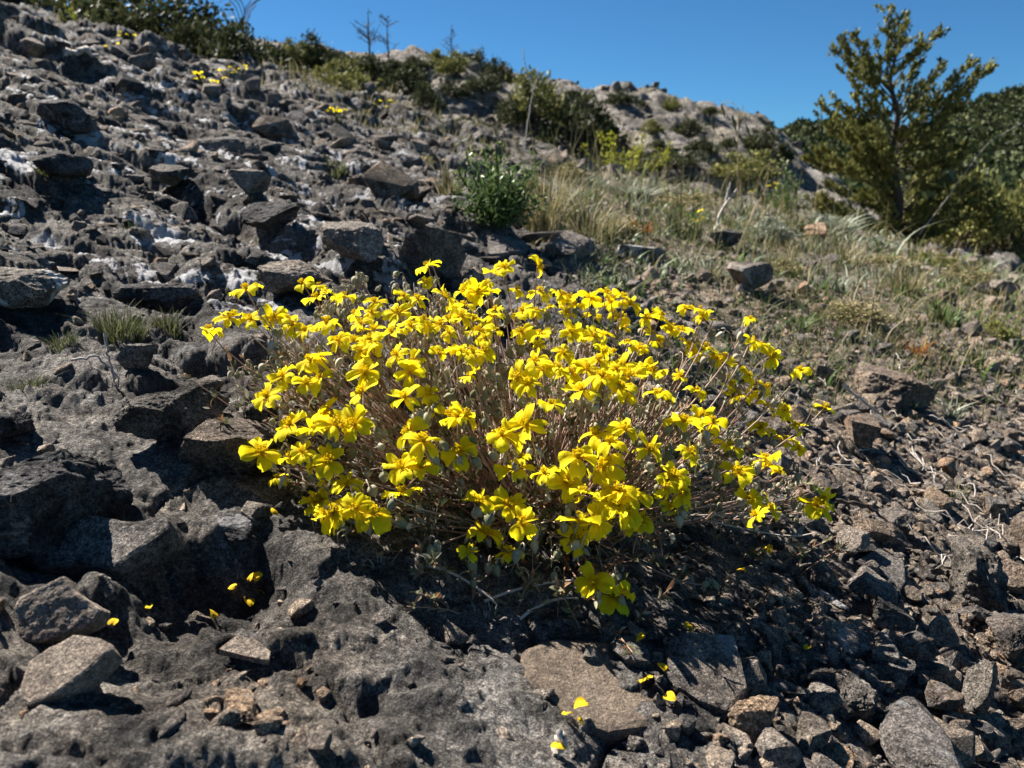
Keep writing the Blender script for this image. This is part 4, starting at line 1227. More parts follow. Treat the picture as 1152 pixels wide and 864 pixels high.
# dark junipers on the left crest and bushes all over the rocky hill behind: px, foot py, width, height, surface, label
HB = [
 (20, 14, 120, 60, 'g', "dark juniper bush cut by the top left corner"), (95, 20, 120, 46, 'g', "wide dark juniper mass on the top left crest behind the yellow green herb"), (178, 44, 100, 46, 'g', "dark ragged juniper on the left crest, reaching the top edge of the sky"),
 (228, 62, 66, 42, 'g', "dark juniper on the left crest just left of the bare twigs"), (268, 70, 70, 40, 'g', "dark juniper behind the bare twiggy shrub on the crest"),
 (306, 74, 40, 34, 'h', "small round dark bush in the first gap of sky"), (352, 76, 56, 38, 'h', "dark tree like bush left of the two dead pines"), (392, 82, 58, 30, 'h', "broad dark bush under the left dead pine"), (388, 110, 62, 36, 'h', "brown green bush on the slope below the dead pines"),
 (458, 104, 58, 42, 'h', "large dark bush in the middle of the bare rock below the right dead pine"), (480, 128, 46, 36, 'h', "dark green bush in front of the smooth pale rock face"), (466, 76, 30, 18, 'h', "low bush between the dead pines"), (492, 76, 34, 20, 'h', "low dark bush left of the right dead pine"),
 (532, 82, 46, 36, 'h', "dense dark tree standing right of the right dead pine"), (560, 94, 40, 26, 'h', "bush on the falling crest right of the dense dark tree"), (580, 140, 50, 40, 'h', "olive bush left of the tall dry stalk"), (603, 140, 66, 52, 'h', "big dark bush behind the tall dry stalk"),
 (643, 112, 36, 14, 'h', "flat bush alone on the crest above the bare rock"), (697, 118, 40, 16, 'h', "low bush on the crest above the yellow green spurge"), (722, 122, 16, 14, 'h', "tiny bush on the crest right of the low one"), (756, 126, 24, 17, 'h', "small round bush on the crest above the pale cliff"), (799, 130, 28, 12, 'h', "last flat bush on the crest before the hill drops"),
 (655, 172, 84, 58, 'h', "largest dark bush of the hill, left of the yellow green spurge"), (676, 158, 40, 42, 'h', "lighter green bush rising behind the largest dark bush"), (733, 150, 30, 16, 'h', "small bush on the bare scree"), (774, 154, 40, 30, 'h', "dark bush on the right part of the hill"), (852, 170, 46, 28, 'h', "bush at the right end of the hill above the grass spikes"),
 (818, 168, 24, 16, 'h', "small bush in a fold of the right end of the hill"), (430, 128, 22, 14, 'h', "little bush on the grassy rise in front of the hill"), (540, 150, 30, 20, 'h', "brownish bush at the foot of the pale rock face"), (880, 182, 34, 22, 'h', "bush low on the right end of the hill beside the juniper"), (700, 196, 60, 22, 'h', "low dark scrub right behind the yellow green spurge"),
 (335, 72, 40, 26, 'h', "bush closing the gap right of the small round dark bush"), (372, 78, 50, 30, 'h', "bush between the tree like bush and the left dead pine"), (420, 92, 54, 30, 'h', "dark bush on the slope right below the two dead pines"), (440, 84, 40, 24, 'h', "bush at the foot of the forked dead pine"), (512, 84, 46, 26, 'h', "dark bush at the foot of the small dead pine"),
 (545, 104, 44, 28, 'h', "bush on bare rock under the dense dark tree"), (512, 110, 36, 20, 'h', "small bush on the smooth pale rock face"), (330, 96, 60, 24, 'h', "low brown green bush in the crest grass left of the dead pines"), (620, 128, 36, 20, 'h', "small bush right of the tall dry stalk on the hill"), (790, 172, 44, 24, 'h', "bush on the lower right flank of the hill"), (742, 178, 44, 22, 'h', "bush on the scree between the spurge and the hill end"),
 (760, 190, 70, 24, 'h', "low scrub at the foot of the hill right of the spurge"), (835, 205, 70, 30, 'h', "dark scrub at the foot of the hill behind the grass spikes"), (620, 176, 34, 24, 'h', "grey green bush below the big dark bush"),
]
for k, (px, py, w, h, sf, label) in enumerate(HB):
    if sf == 'g':
        u, _, e = pix_dir(px, py); tt = np.linspace(5, 14, 120); gz = ground_h(u * tt, tt)
        q = int(np.argmax((gz - CAM_H) / tt)); yy = tt[q] + .25
        p = Vector((u * yy, yy, G(u * yy, yy) - .03))
    else:
        p = march(hill_h, px, py - 1, 11, 118, 1200)
        if p is None:
            u, _, e = pix_dir(px, py); p = Vector((u * 51, 51, float(hill_h(np.array([u * 51.]), np.array([51.]))[0])))
    s = p.y / FPX
    bush("juniper_bush" if sf == 'g' else "hill_bush", p - Vector((0, 0, h * s * .08)), w * s * (1.8 if sf == 'g' else 1.22 if w < 60 else 1.45), h * s * (2.1 if sf == 'g' else 1.38 if w < 60 else 1.65), 'dark_leaf' if k % 4 else ('olive_leaf' if sf == 'h' else 'dark_leaf'), label, k % 6, "bushes on the rocky hill" if sf == 'h' else "dark junipers on the left crest")

# --- dead pines on the hill
def dead_tree(px, py, hpx, label, seed):
    r = np.random.default_rng(seed)
    p = march(hill_h, px, py, 11, 118, 1200)
    if p is None:
        u, _, e = pix_dir(px, py); p = Vector((u * 51, 51, CAM_H + e * 51))
    H = hpx * 1.35 / FPX * p.y
    t = empty("dead_pine", p); tag(t, label, "tree", "dead pines on the hill crest")
    V, F = tube(bez((0, 0, -.1 * H), (.03 * H, 0, .3 * H), (-.02 * H, 0, .7 * H), (.02 * H, 0, H), 8), np.linspace(.026, .004, 8) * H, 6)
    link("trunk", np_mesh("trunk", V, F), M['bark'], t)
    for k in range(14):
        z = H * r.uniform(.3, .97); a = r.uniform(0, 6.28); L = H * r.uniform(.22, .45) * (1.3 - z / H)
        d = np.array([math.cos(a), math.sin(a), r.uniform(.2, .9)]) * L
        b0 = np.array([0, 0, z])
        g = Geo(); V, F = tube(bez(b0, b0 + d * .4, b0 + d * .7 + [0, 0, .1 * L], b0 + d, 5), np.linspace(.009, .003, 5) * H, 4); g.add(V, F)
        for q in range(3):
            e0 = b0 + d * r.uniform(.4, .9); V, F = tube(np.stack([e0, e0 + r.normal(size=3) * L * .25]), np.array([.006, .003]) * H, 3); g.add(V, F)
        link("branch", g.mesh("branch"), M['bark'], t)
dead_tree(416, 78, 44, "left and tallest dead pine standing bare against the sky", 3)
dead_tree(437, 80, 40, "forked dead pine in the middle of the bare trees on the crest", 4)
dead_tree(508, 72, 28, "small dead pine on the crest left of the dense dark tree", 5)

# --- the juniper at the right
def juniper():
    r = np.random.default_rng(55)
    yy = 6.6
    def W(px, py, dy=0.0):
        u, _, e = pix_dir(px, py); y = yy + dy
        return np.array([u * y, y, CAM_H + e * y])
    base = Vector(W(1010, 258)); base.z = min(base.z, G(base.x, base.y) + .02)
    B = np.array(base)
    t = empty("juniper_tree", base)
    tag(t, "olive green juniper tree with an open ragged top standing against the sky at the right", "tree")
    spine = [W(1010, 262), W(1012, 225, .05), W(1002, 180), W(1010, 130, -.05), W(1001, 92), W(1009, 56), W(1006, 24)]
    spine[0] = B - np.array([0, 0, .08])
    sp = []
    for i in range(6):
        for f in np.linspace(0, 1, 5, endpoint=False): sp.append(spine[i] * (1 - f) + spine[i + 1] * f)
    sp.append(spine[-1]); sp = np.array(sp)
    V, F = tube(sp - B, np.linspace(.042, .003, len(sp)), 8); link("trunk", np_mesh("trunk", V, F), M['bark'], t)
    g = Geo()
    def spray(c, d, L, n, rad):
        """a ragged tuft of scale leaves pointing along d"""
        d = d / (np.linalg.norm(d) + 1e-9)
        along = r.random(n)
        P = c + d * ((along[:, None] - .5) * L) + r.normal(size=(n, 3)) * rad * (1.1 - .6 * along[:, None])
        A = d * .9 + rand_dirs(n, r) * .75 + np.array([0, 0, .25]); A /= np.linalg.norm(A, axis=1)[:, None]
        V, F = leaf_quads(P, A, .020 * r.uniform(.6, 1.3, n), .0075 * r.uniform(.7, 1.3, n), r)
        g.add(V, F, np.repeat(np.clip(.62 * r.random(n) + r.uniform(0, .38), 0, 1), 4))
    def branch(px, py, from_frac, dy, dens=1.0, rad=.009):
        tip = W(px, py + 8, dy)
        i = np.clip(from_frac - .05 + r.normal() * .05, .03, .97) * (len(sp) - 1); a = sp[int(i)]
        d = tip - a
        c = bez(a, a + d * .35 + r.normal(size=3) * .03 * np.array([1, 1, .8]), a + d * .72 + np.array([0, 0, -.035]) + r.normal(size=3) * .03, tip, 9)
        V, F = tube(c - B, np.linspace(rad, .003, 9), 5)
        link("branch", np_mesh("branch", V, F), M['bark'], t)
        L = np.linalg.norm(d)
        for q in np.linspace(.40 if py < 130 else .28, 1, max(3, int(L / .065))):
            j = q * 8; k = int(min(j, 7)); pc = c[k] * (1 - (j - k)) + c[k + 1] * (j - k)
            for m_ in range(int(1 + r.random() * 2.2 * dens)):
                side = r.normal(size=3) * np.array([1, 1, .7]); side /= np.linalg.norm(side)
                dd = d / L * .8 + side * .7 + np.array([0, 0, .35])
                off = dd * r.uniform(.01, .07)
                spray(pc + off - B, dd, r.uniform(.05, .10), int(29 * dens), r.uniform(.009, .016))
    tips = [(1008, 10, .93), (998, 8, .93), (1019, 16, .92), (996, 22, .90), (1017, 26, .89), (935, 48, .62), (948, 40, .66), (962, 38, .68), (962, 62, .62), (955, 80, .55), (978, 50, .72), (985, 42, .74), (990, 66, .7), (1018, 42, .78), (1036, 44, .76), (1054, 30, .76), (1047, 40, .76), (1036, 58, .7),
            (1032, 70, .65), (1058, 68, .6), (1050, 80, .58), (1092, 64, .5), (1108, 72, .48), (1098, 78, .48), (1088, 92, .46), (1092, 100, .46), (1065, 92, .52), (1040, 95, .55), (1020, 80, .62), (978, 86, .58), (968, 76, .58), (925, 112, .42), (938, 104, .44), (962, 103, .46), (924, 130, .40), (940, 124, .40),
            (958, 122, .42), (985, 100, .52), (1070, 115, .46), (1062, 124, .44), (1038, 118, .47), (985, 118, .46), (1020, 105, .5), (1000, 60, .72), (1012, 70, .68)]
    for (px, py, ff) in tips:
        branch(px, py, ff, r.normal() * .16, 1.0, .007)
    for k in range(62):          # the dense lower crown
        py = r.uniform(125, 248); wdt = np.interp(py, [120, 160, 215, 250], [58, 90, 102, 84])
        px = 1006 + r.uniform(-1, 1) * wdt
        branch(px, py, np.clip(np.interp(py, [125, 250], [.50, .10]) - .06 + r.normal() * .04, .04, .6), r.normal() * .26, 1.35, .007)
    V, F, A = g.arrays()
    link("crown", np_mesh("crown", V, F, False, {"rnd": A}), M['olive_leaf'], t)
juniper()
# lower juniper scrub beside it
for k, (px, py, w, h, lab, mt) in enumerate([(1088, 262, 100, 110, "second olive juniper bush filling the gap right of the juniper tree", 'olive_leaf'), (1140, 262, 90, 130, "olive juniper bush cut by the right edge of the picture", 'olive_leaf'), (1110, 272, 90, 60, "dark low bush at the foot of the right hand junipers", 'dark_leaf'),
      (945, 252, 60, 50, "dark scrub under the left side of the juniper tree", 'dark_leaf'), (1050, 272, 70, 44, "brownish low scrub under the right side of the juniper tree", 'dark_leaf')]):
    u, _, e = pix_dir(px, py); y = 7.2 + .3 * k
    s = y / FPX
    z = CAM_H + e * y
    bush("juniper_bush", Vector((u * y, y, z - .1)), w * s * 1.1, h * s * 1.05, mt, lab, k % 6, "junipers at the right")

DW = [(640, 205, 60, 34, 'grass', "greyish dwarf shrub on the crest left of the spurge"), (770, 235, 90, 40, 'grass', "straw coloured dwarf shrub behind the forked stick"), (860, 270, 90, 40, 'silver_leaf', "silvery dwarf shrub in the dip left of the juniper"), (905, 268, 60, 30, 'dark_leaf', "dark dwarf shrub in the dip just left of the juniper"), (985, 282, 70, 26, 'silver_leaf', "low silvery mat below the juniper trunk"),
 (690, 262, 70, 34, 'grass', "brownish dwarf shrub beside the reddish herb"), (880, 310, 70, 30, 'grass', "dry dwarf shrub on the gravel right of the blocky stone"), (1000, 300, 80, 30, 'grass', "straw dwarf shrub on the gravel under the juniper"), (1085, 320, 70, 34, 'grass', "dry dwarf shrub near the right edge above the grey stone"), (960, 360, 110, 40, 'grass', "twiggy grey dwarf shrub above the wide brown mound"),
 (1120, 380, 70, 30, 'olive_leaf', "olive dwarf shrub at the right edge"), (735, 240, 50, 24, 'olive_leaf', "olive dwarf shrub right of the silver green cushion"), (600, 225, 60, 40, 'grass', "grey twiggy shrublet behind the green leafy tuft"), (465, 185, 60, 22, 'grass', "pale shrublet in the crest grass left of the green tuft"), (1050, 300, 60, 24, 'olive_leaf', "small olive shrublet right of the juniper foot")]
for k, (px, py, w, h, mt, lab) in enumerate(DW):
    p = march(ground_h, px, py, .3, 15, 600)
    if p is None: continue
    s = p.y / FPX
    bush("dwarf_shrub", p - Vector((0, 0, .05 * h * s)), w * s, h * s, mt, lab, k % 6, "dwarf shrubs on the right slope", "shrub")
def samp_hill(r, n):
    y = r.uniform(14, 54, n); u = r.uniform(-.75, .42, n)
    return u * y, y, np.clip(r.lognormal(-1.5, .55, n), .08, .9)
_gh = ground_h
ground_h = hill_h
scatter_rubble("hill_rubble", 2200, samp_hill, M['rubble_far'], 8)
ground_h = _gh

# --- forest on the far hills: uncountable crowns
def forest(name, fn, n, y0, y1, u0, u1, s0, s1, seed):
    r = np.random.default_rng(seed)
    y = y0 + (y1 - y0) * r.random(n) ** .9; u = r.uniform(u0, u1, n); x = u * y; z = fn(x, y)
    g = Geo()
    for k in range(n):
        s = r.uniform(s0, s1); m = 110
        P = rand_dirs(m, r) * r.uniform(.55, 1.05, (m, 1)) * s * np.array([.55, .55, .5]); P[:, 2] = np.abs(P[:, 2]) * r.uniform(.9, 1.6)
        A = P / s + rand_dirs(m, r) * .6; A /= np.linalg.norm(A, axis=1)[:, None]
        V, F = leaf_quads(P + np.array([x[k], y[k], z[k]]), A, s * .13, s * .085, r)
        g.add(V, F, np.repeat(np.clip(r.uniform(0, .75) + r.normal(size=m) * .12, 0, 1), 4))
    V, F, A = g.arrays()
    tag(link(name, np_mesh(name, V, F, False, {"rnd": A}), M['forest']), kind="stuff")
forest("forest", far_h, 3600, 30, 215, .25, .85, 2.0, 4.8, 12)
forest("distant_forest", ridge_h, 1500, 260, 500, .40, .9, 5.5, 10.0, 13)

# --- grass
def blades(P, H, r, lean=.45, w=.0011, n=5, up=(0, 0, 1.), az=None):
    """curved blades as narrow ribbons"""
    m = len(P)
    a = r.uniform(0, 6.28, m) if az is None else az
    d = np.stack([np.cos(a), np.sin(a), 0 * a], 1) * (lean * np.abs(r.normal(size=m)))[:, None]
    Hh = np.broadcast_to(H, m)[:, None]
    side = np.stack([-np.sin(a + r.normal(size=m)), np.cos(a), 0 * a], 1)
    ww = np.broadcast_to(w, m)[:, None]
    rows = []
    for t in np.linspace(0, 1, n):
        c = P + np.array([0, 0, 1.]) * Hh * (t - .28 * t * t * lean) + d * Hh * t * t
        k = ww * (1 - t) ** .7 + ww * .06
        rows += [c - side * k, c + side * k]
    V = np.stack(rows, 1).reshape(-1, 3)
    q = np.array([[2 * i, 2 * i + 1, 2 * i + 3, 2 * i + 2] for i in range(n - 1)])
    F = (np.arange(m)[:, None, None] * (2 * n) + q[None]).reshape(-1, 4)
    return V, F, 2 * n
def grass_field(name, n, pix_sampler, hfun, mat, seed, w=.0011, lean=.5, tint=(0, 1), clump=1, cr=.02):
    r = np.random.default_rng(seed)
    X, Y = [], []
    for _ in range(n):
        px, py = pix_sampler(r)
        p = march(ground_base, px, py, .3, 15, 220)
        if p is None: continue
        for c in range(clump):
            X.append(p.x + r.normal() * cr * p.y); Y.append(p.y + r.normal() * cr * p.y * 1.6)
    X, Y = np.array(X), np.array(Y); Z = ground_h(X, Y)
    P = np.stack([X, Y, Z - .004], 1)
    V, F, k = blades(P, hfun(r, Y), r, lean, w * np.clip(Y / 1.6, .5, 4))
    rv = np.repeat(np.clip(tint[0] + (tint[1] - tint[0]) * r.random(len(X)) , 0, 1), k)
    return tag(link(name, np_mesh(name, V, F, True, {"rnd": rv}), M[mat]), kind="stuff")
grass_field("dry_grass", 850, lambda r: (r.uniform(600, 1160), r.uniform(190, 300)), lambda r, y: r.lognormal(-3.2, .55, len(y)) * np.clip(y / 3.2, .4, 2.0), 'grass', 21, clump=6, tint=(0, .75))
grass_field("sparse_grass", 420, lambda r: (r.uniform(820, 1160), r.uniform(260, 440)), lambda r, y: r.lognormal(-3.5, .45, len(y)) * np.clip(y / 1.6, .6, 2), 'grass', 22, clump=7, cr=.014)
grass_field("low_green_grass", 800, lambda r: (r.uniform(640, 1160), r.uniform(215, 470)), lambda r, y: r.lognormal(-3.9, .45, len(y)) * np.clip(y / 1.2, .7, 3), 'grass_green', 24, clump=9, cr=.010, lean=.8)
grass_field("tall_fine_grass", 110, lambda r: (r.uniform(620, 960), r.uniform(195, 275)), lambda r, y: r.uniform(.10, .30, len(y)) * np.clip(y / 3., .6, 1.6), 'grass', 25, clump=3, w=.0008, lean=.25, tint=(.1, .8))
grass_field("green_ground_cover", 260, lambda r: (r.uniform(640, 1160), r.uniform(205, 440)), lambda r, y: r.lognormal(-3.9, .4, len(y)) * np.clip(y / 1.4, .7, 2.6), 'green_leaf', 26, clump=9, cr=.009, lean=.9, w=.0032, tint=(0, .7))
grass_field("silver_ground_cover", 170, lambda r: (r.uniform(620, 1160), r.uniform(200, 330)), lambda r, y: r.lognormal(-3.7, .4, len(y)) * np.clip(y / 1.6, .7, 2.6), 'silver_leaf', 27, clump=16, cr=.012, lean=.9, w=.0026, tint=(0, .85))
def _crest(r):
    t = r.random(); px = 60 + 520 * t
    return px, np.interp(px, [0, 200, 300, 400, 500, 600], [14, 56, 92, 130, 150, 185]) + r.uniform(-16, 14)
grass_field("crest_grass", 1300, _crest, lambda r, y: r.lognormal(-2.6, .45, len(y)) * np.clip(y / 8, .45, 1.4), 'grass', 23, clump=6, tint=(.1, .75))

# --- tufts one can tell apart: px, py, width px, height px, material, blades, label
TUFT = [
 (560, 250, 92, 82, 'green_leaf', 420, .0034, "lush green leafy tuft on the rocks behind the plant"), (612, 262, 70, 90, 'grass', 170, .0016, "dry straw coloured tuft leaning out of the right side of the green one"), (505, 218, 44, 34, 'grass', 130, .0012, "small pale tuft left of the green leafy tuft"),
 (665, 268, 90, 44, 'grass', 260, .0014, "broad dry grass clump with reddish leaves behind the plant"), (712, 226, 60, 26, 'silver_leaf', 220, .003, "silver green cushion on the slope right of the dry grass clump"), (770, 266, 60, 40, 'grass_green', 150, .0013, "greenish grass tuft at the upper right of the plant"),
 (885, 240, 64, 46, 'green_leaf', 170, .003, "dark green herb with small yellow flower heads near the juniper"), (935, 262, 80, 26, 'silver_leaf', 260, .003, "pale silver cushion in front of the juniper tree"), (700, 188, 56, 46, 'lime_leaf', 260, .010, "yellow green spurge glowing on the crest"),
 (88, 26, 40, 18, 'lime_leaf', 120, .012, "yellow green herb high on the left crest"), (135, 376, 90, 34, 'grass_green', 420, .0011, "grey green grassy cushion on the rocks left of the plant"), (190, 372, 50, 26, 'grass_green', 180, .0010, "reddish green mossy end of the cushion left of the plant"), (70, 388, 56, 22, 'grass_green', 150, .0010, "thin green tuft between the cushion and the left edge"), (30, 438, 60, 26, 'grass_green', 150, .0010, "ragged green tuft at the left edge above the craggy boulder"),
 (900, 372, 34, 26, 'green_leaf', 60, .0024, "small bright green seedling in the dead twigs right of the plant"), (1062, 366, 60, 36, 'green_leaf', 110, .0026, "fresh green herb on the gravel at the right"), (1095, 410, 50, 30, 'grass_green', 90, .0013, "thin green tuft on the gravel near the right edge"), (1030, 402, 36, 28, 'red_leaf', 60, .0024, "rust red leafed seedling right of the plant"),
 (1070, 470, 34, 26, 'silver_leaf', 50, .0022, "grey seedling with a pinkish head by the dead twigs"), (930, 560, 24, 18, 'grass_green', 30, .0012, "tiny green tuft in the rubble by the lowest right flower"), (1075, 560, 30, 22, 'grass_green', 40, .0012, "small green sprig among the pale twigs at the right"), (720, 262, 40, 20, 'red_leaf', 60, .003, "reddish herb beside the dry grass clump"),
 (268, 452, 20, 16, 'silver_leaf', 20, .0016, "tiny grey sprig among stones left of the plant"), (795, 316, 40, 24, 'grass', 60, .0012, "wispy dry tuft behind the right side of the plant"), (950, 300, 70, 34, 'grass', 150, .0013, "yellowish grass tuft on the gravel below the juniper"), (1020, 330, 60, 40, 'grass', 120, .0013, "wispy dry tuft on the right gravel"),
 (150, 262, 26, 16, 'grass_green', 40, .0016, "little green tuft in a crack of the upper left slope"), (50, 195, 34, 16, 'grass_green', 50, .0018, "greenish tuft on the far left slope"), (380, 196, 40, 16, 'grass_green', 60, .0018, "green tuft below the small yellow flowers on the left crest"), (545, 690, 44, 26, 'silver_leaf', 46, .0020, "grey green leafy sprig at the front foot of the plant"), (428, 640, 34, 26, 'silver_leaf', 30, .0020, "grey green rosette below the low left flowers"),
]
for k, (px, py, w, h, mt, n, bw, lab) in enumerate(TUFT):
    p = march(ground_h, px, py, .25, 15, 600)
    if p is None:
        u, _, e = pix_dir(px, py); p = Vector((u * 8, 8, G(u * 8, 8)))
    s = p.y / FPX; Wd, Hh = w * s, h * s
    r = np.random.default_rng(1200 + k)
    rad = np.sqrt(r.random(n)); th = r.uniform(0, 6.28, n)
    if mt == 'lime_leaf' or (mt == 'green_leaf' and w > 60):                                       # leafy sprays on upright stems
        g = Geo(); st = Geo()
        for q in range(max(8, n // (7 if mt == 'green_leaf' else 16))):
            tip = np.array([r.normal() * Wd * .36, r.normal() * Wd * .3, Hh * r.uniform(.45, 1.0)]); b0 = np.array([tip[0] * .62, tip[1] * .62, -.02 * Hh])
            if mt == 'green_leaf':
                th_, ph_ = r.uniform(0, 6.28), math.acos(r.uniform(.12, 1)); q_ = r.uniform(.45, 1.2) * (1 + .25 * math.sin(3 * th_))
                tip = np.array([math.cos(th_) * math.sin(ph_) * Wd * .52, math.sin(th_) * math.sin(ph_) * Wd * .45, .10 * Hh + math.cos(ph_) * Hh * .85]) * q_; b0 = np.array([tip[0] * .35, tip[1] * .35, -.02 * Hh])
            c = bez(b0, b0 + [0, 0, Hh * .3], tip - [0, 0, Hh * .2], tip, 7); V, F = tube(c, Hh * .012, 4); st.add(V, F, .2)
            m_ = 34
            P = c[r.integers(2, 7, m_)] + r.normal(size=(m_, 3)) * Hh * (.085 if mt == 'green_leaf' else .05); A = rand_dirs(m_, r) + np.array([0, 0, .6]); A /= np.linalg.norm(A, axis=1)[:, None]
            V, F = leaf_quads(P, A, Hh * .060 * r.uniform(.6, 1.2, m_), Hh * (.017 if mt == 'green_leaf' else .022), r); g.add(V, F, np.repeat(np.clip(r.random(m_) * .6 + (P[:, 2] / Hh) * .4, 0, 1), 4))
        e = empty("spurge" if mt == "lime_leaf" else "leafy_herb", p, 0); tag(e, lab, "plant")
        link("foliage", g.mesh("foliage", False), M[mt], e); link("stem", st.mesh("stem"), M[mt], e)
        continue
    P = np.stack([np.cos(th) * rad * Wd * .30, np.sin(th) * rad * Wd * .26, 0 * th], 1)
    P[:, 2] = ground_h(P[:, 0] + p.x, P[:, 1] + p.y) - p.z - .003
    P[:, 2] = np.clip(P[:, 2], -Hh * .5, Hh * .5)
    lean = .75 if mt in ('green_leaf', 'silver_leaf', 'red_leaf') else .5
    V, F, kk = blades(P, Hh * r.uniform(.35, 1.1, n), r, lean, bw * (s / .0009) * .5 * r.uniform(.7, 1.3, n), az=th + r.normal(size=n) * .5)
    nm = "grass_tuft" if mt.startswith('grass') else "herb"
    o = link(nm, np_mesh(nm, V, F, True, {"rnd": np.repeat(r.random(n), kk)}), M[mt], None, p)
    tag(o, lab, "grass" if nm == "grass_tuft" else "plant")

# small yellow flowered clumps up the slope
for (px, py, n, w, h, lab) in [(240, 108, 9, 34, 22, "small clump of yellow flowers alone among dark rocks on the left slope"), (262, 90, 8, 40, 12, "yellow flower clump in the crest grass above the lone one"), (380, 138, 8, 34, 14, "row of yellow flowers on the left crest above the rock ledge"), (432, 128, 5, 30, 12, "sparse yellow flowers in the crest grass beside the pale rock face"), (146, 46, 4, 20, 8, "few yellow flowers in the grass at the top left"), (788, 262, 4, 26, 22, "two yellow heads on stalks in the grass upper right of the plant"), (860, 226, 6, 40, 18, "yellow flower heads on the dark green herb near the juniper"), (130, 60, 3, 20, 8, "faint yellow blooms on the far left crest")]:
    p = march(ground_h, px, py, .3, 15, 700)
    if p is None:
        u, _, e = pix_dir(px, py); p = Vector((u * 9, 9, CAM_H + e * 9))
    s = p.y / FPX; r = np.random.default_rng(int(px))
    e = empty("yellow_flower_clump", p); tag(e, lab, "flowers", "small yellow flower clumps up the slope")
    g = Geo()
    for q in range(n):
        tip = np.array([r.uniform(-.5, .5) * w * s, r.normal() * .02, h * s * r.uniform(.55, 1.1)])
        V, F = tube(bez((tip[0] * .4, 0, -.01), (tip[0] * .5, 0, h * s * .3), tip * .9, tip, 6), .0009 * max(1, p.y * .6), 4); g.add(V, F, .2)
        link("flower", FV[q % 15][0], None, e, tip, (r.normal() * .4, r.normal() * .4, r.uniform(0, 6)), (max(.8, 4.2 * s / .022),) * 3)
    link("stem", g.mesh("stem"), M['grass_green'], e)

# --- stalks, sticks and twigs
def stick(name, pts_px, depth, rad, mat, label, cat, group=None, extra=None):
    P = []
    for (px, py, dd) in pts_px:
        u, _, e = pix_dir(px, py); y = depth + dd
        P.append((u * y, y, CAM_H + e * y))
    P = np.array(P)
    t = np.linspace(0, 1, 18); tk = np.linspace(0, 1, len(P))
    C = np.stack([np.interp(t, tk, P[:, i]) for i in range(3)], 1)
    C[1:-1] += vr.normal(size=(16, 3)) * rad * .5
    o0 = Vector(C[0])
    g = Geo(); V, F = tube(C - C[0], np.linspace(rad, rad * .45, 18), 5); g.add(V, F, .7)
    if extra: extra(g, C - C[0])
    o = link(name, g.mesh(name), M[mat], None, o0)
    return tag(o, label, cat, group)
def dpt(px, py):
    p = march(ground_h, px, py, .3, 15, 500); return p.y if p else 6.
stick("dry_stalk", [(590, 172, 0), (594, 135, 0), (600, 100, 0), (590, 70, 0), (589, 55, 0)], dpt(590, 185), .0035, 'dead', "tall thin dry stalk rising against the sky above the hill", "stalk")
stick("dry_stalk", [(1034, 264, 0), (1060, 230, 0), (1085, 195, 0), (1112, 160, 0), (1150, 138, 0)], dpt(1034, 264), .0035, 'dead', "long slanting dry stalk in front of the right hand junipers", "stalk")
def fork(g, C):
    L = np.linalg.norm(C[-1]); b = C[4]
    V, F = tube(bez(b, b + [.03 * L, 0, .2 * L], b + [.20 * L, 0, .4 * L], b + [.34 * L, 0, .6 * L], 6), np.linspace(.0055, .003, 6), 5); g.add(V, F, .9)
stick("forked_stick", [(803, 259, 0), (812, 240, 0), (818, 222, 0), (822, 205, 0)], dpt(803, 262), .0055, 'dead', "bleached forked stick standing in the dry grass right of the spurge", "stick", extra=fork)
def oat(g, C):
    tip = C[-1]; r = np.random.default_rng(5)
    for k in range(7):
        e = tip + np.array([r.normal() * .08, r.normal() * .05, r.uniform(-.14, .03)])
        V, F = tube(bez(C[-5], tip, (tip + e) / 2 + [0, 0, .03], e, 6), .0016, 3); g.add(V, F, .5)
        V, F = tube(np.stack([e, e + [.012, 0, -.03], e + [.022, 0, -.06]]), np.array([.002, .007, .001]), 4); g.add(V, F, .3)
stick("wild_oat", [(836, 238, 0), (832, 200, 0), (829, 160, 0), (836, 118, 0)], dpt(836, 245), .004, 'grass', "wild oat stem with drooping spikelets against the sky", "grass", extra=oat)
stick("wild_oat", [(850, 240, 0), (862, 210, 0), (866, 185, 0)], dpt(850, 245), .004, 'grass', "shorter wild oat with a nodding head left of the juniper tree", "grass", extra=oat)
stick("pale_twig", [(948, 432, 0), (985, 462, -.02), (1000, 478, -.02), (1050, 498, -.04)], dpt(975, 462) - .02, .0022, 'dead', "pale straight twig lying across the ground right of the wedge shaped stone", "twig")
stick("pale_twig", [(940, 563, 0), (975, 566, 0), (1000, 590, -.01), (1008, 615, -.01)], dpt(975, 590), .0020, 'bark', "bent dark twig curving through the rubble by the lowest right flower", "twig")
stick("pale_twig", [(622, 864, 0), (624, 845, 0), (628, 822, 0)], dpt(624, 850), .0028, 'dead', "short pale stick beside petals at the bottom centre", "twig")
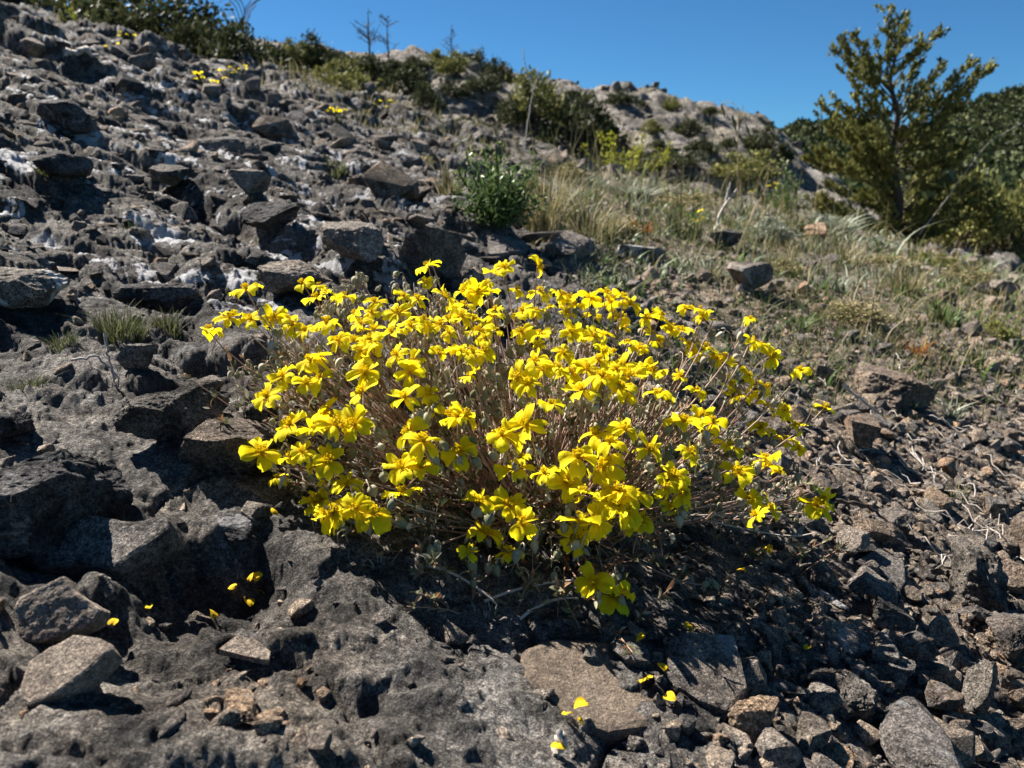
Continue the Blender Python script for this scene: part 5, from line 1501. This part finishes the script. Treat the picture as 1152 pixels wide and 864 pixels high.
stick("pale_twig", [(1098, 598, 0), (1118, 622, 0), (1132, 632, 0), (1150, 625, 0)], dpt(1120, 620), .0016, 'dead', "white curled twig near the right edge", "twig")
stick("pale_twig", [(118, 375, 0), (122, 400, 0), (130, 430, 0), (122, 460, 0)], dpt(122, 430), .0012, 'dead', "thin white rootlet hanging over the rock below the left cushion", "twig")
stick("pale_twig", [(80, 405, 0), (110, 400, 0), (135, 425, 0), (128, 455, 0)], dpt(115, 430), .0011, 'dead', "fine white root arching left of the lichen faced stone", "twig")
stick("pale_twig", [(75, 62, 0), (92, 55, 0), (112, 62, 0)], dpt(90, 62), .010, 'dead', "pale stick lying high on the left slope", "twig")
stick("bare_twigs", [(272, 62, 0), (270, 40, 0), (276, 10, 0), (282, 0, 0)], 9.5, .010, 'bark', "leafless twiggy shrub rising against the sky on the left crest", "shrub",
      extra=lambda g, C: [g.add(*tube(bez(C[4 + k], C[6 + k] + [.04 * (-1) ** k, 0, .05], C[8 + k] + [.08 * (-1) ** k, 0, .06], C[8 + k] + [(.10 + .02 * k) * (-1) ** k, 0, .10], 6), .005, 4), .4) for k in range(8)] and None)
# the tangle of dead twigs at the right: nothing tells its members apart
tr = np.random.default_rng(88)
for k in range(85):
    px, py = (tr.uniform(890, 1152), tr.uniform(385, 560)) if k < 65 else (tr.uniform(1060, 1152), tr.uniform(560, 640))
    p = march(ground_h, px, py, .3, 6, 400)
    if p is None: continue
    n = 6; L = tr.uniform(.02, .075); a = tr.uniform(0, 6.28)
    C = [np.array([0, 0, .002])]
    for q in range(n):
        a += tr.normal() * .55; C.append(C[-1] + np.array([math.cos(a), math.sin(a), 0]) * L / n)
    C = np.array(C); C[:, 2] = ground_h(C[:, 0] + p.x, C[:, 1] + p.y) - p.z + .004 + np.abs(tr.normal(size=n + 1)) * .005
    V, F = tube(C, np.linspace(.0008, .0004, n + 1), 4)
    o = link("dead_twig", np_mesh("dead_twig", V, F, True), M['dead'], None, p)
    tag(o, "thin bleached twig in the dead tangle on the gravel right of the plant", "twig", "dead twigs right of the plant")
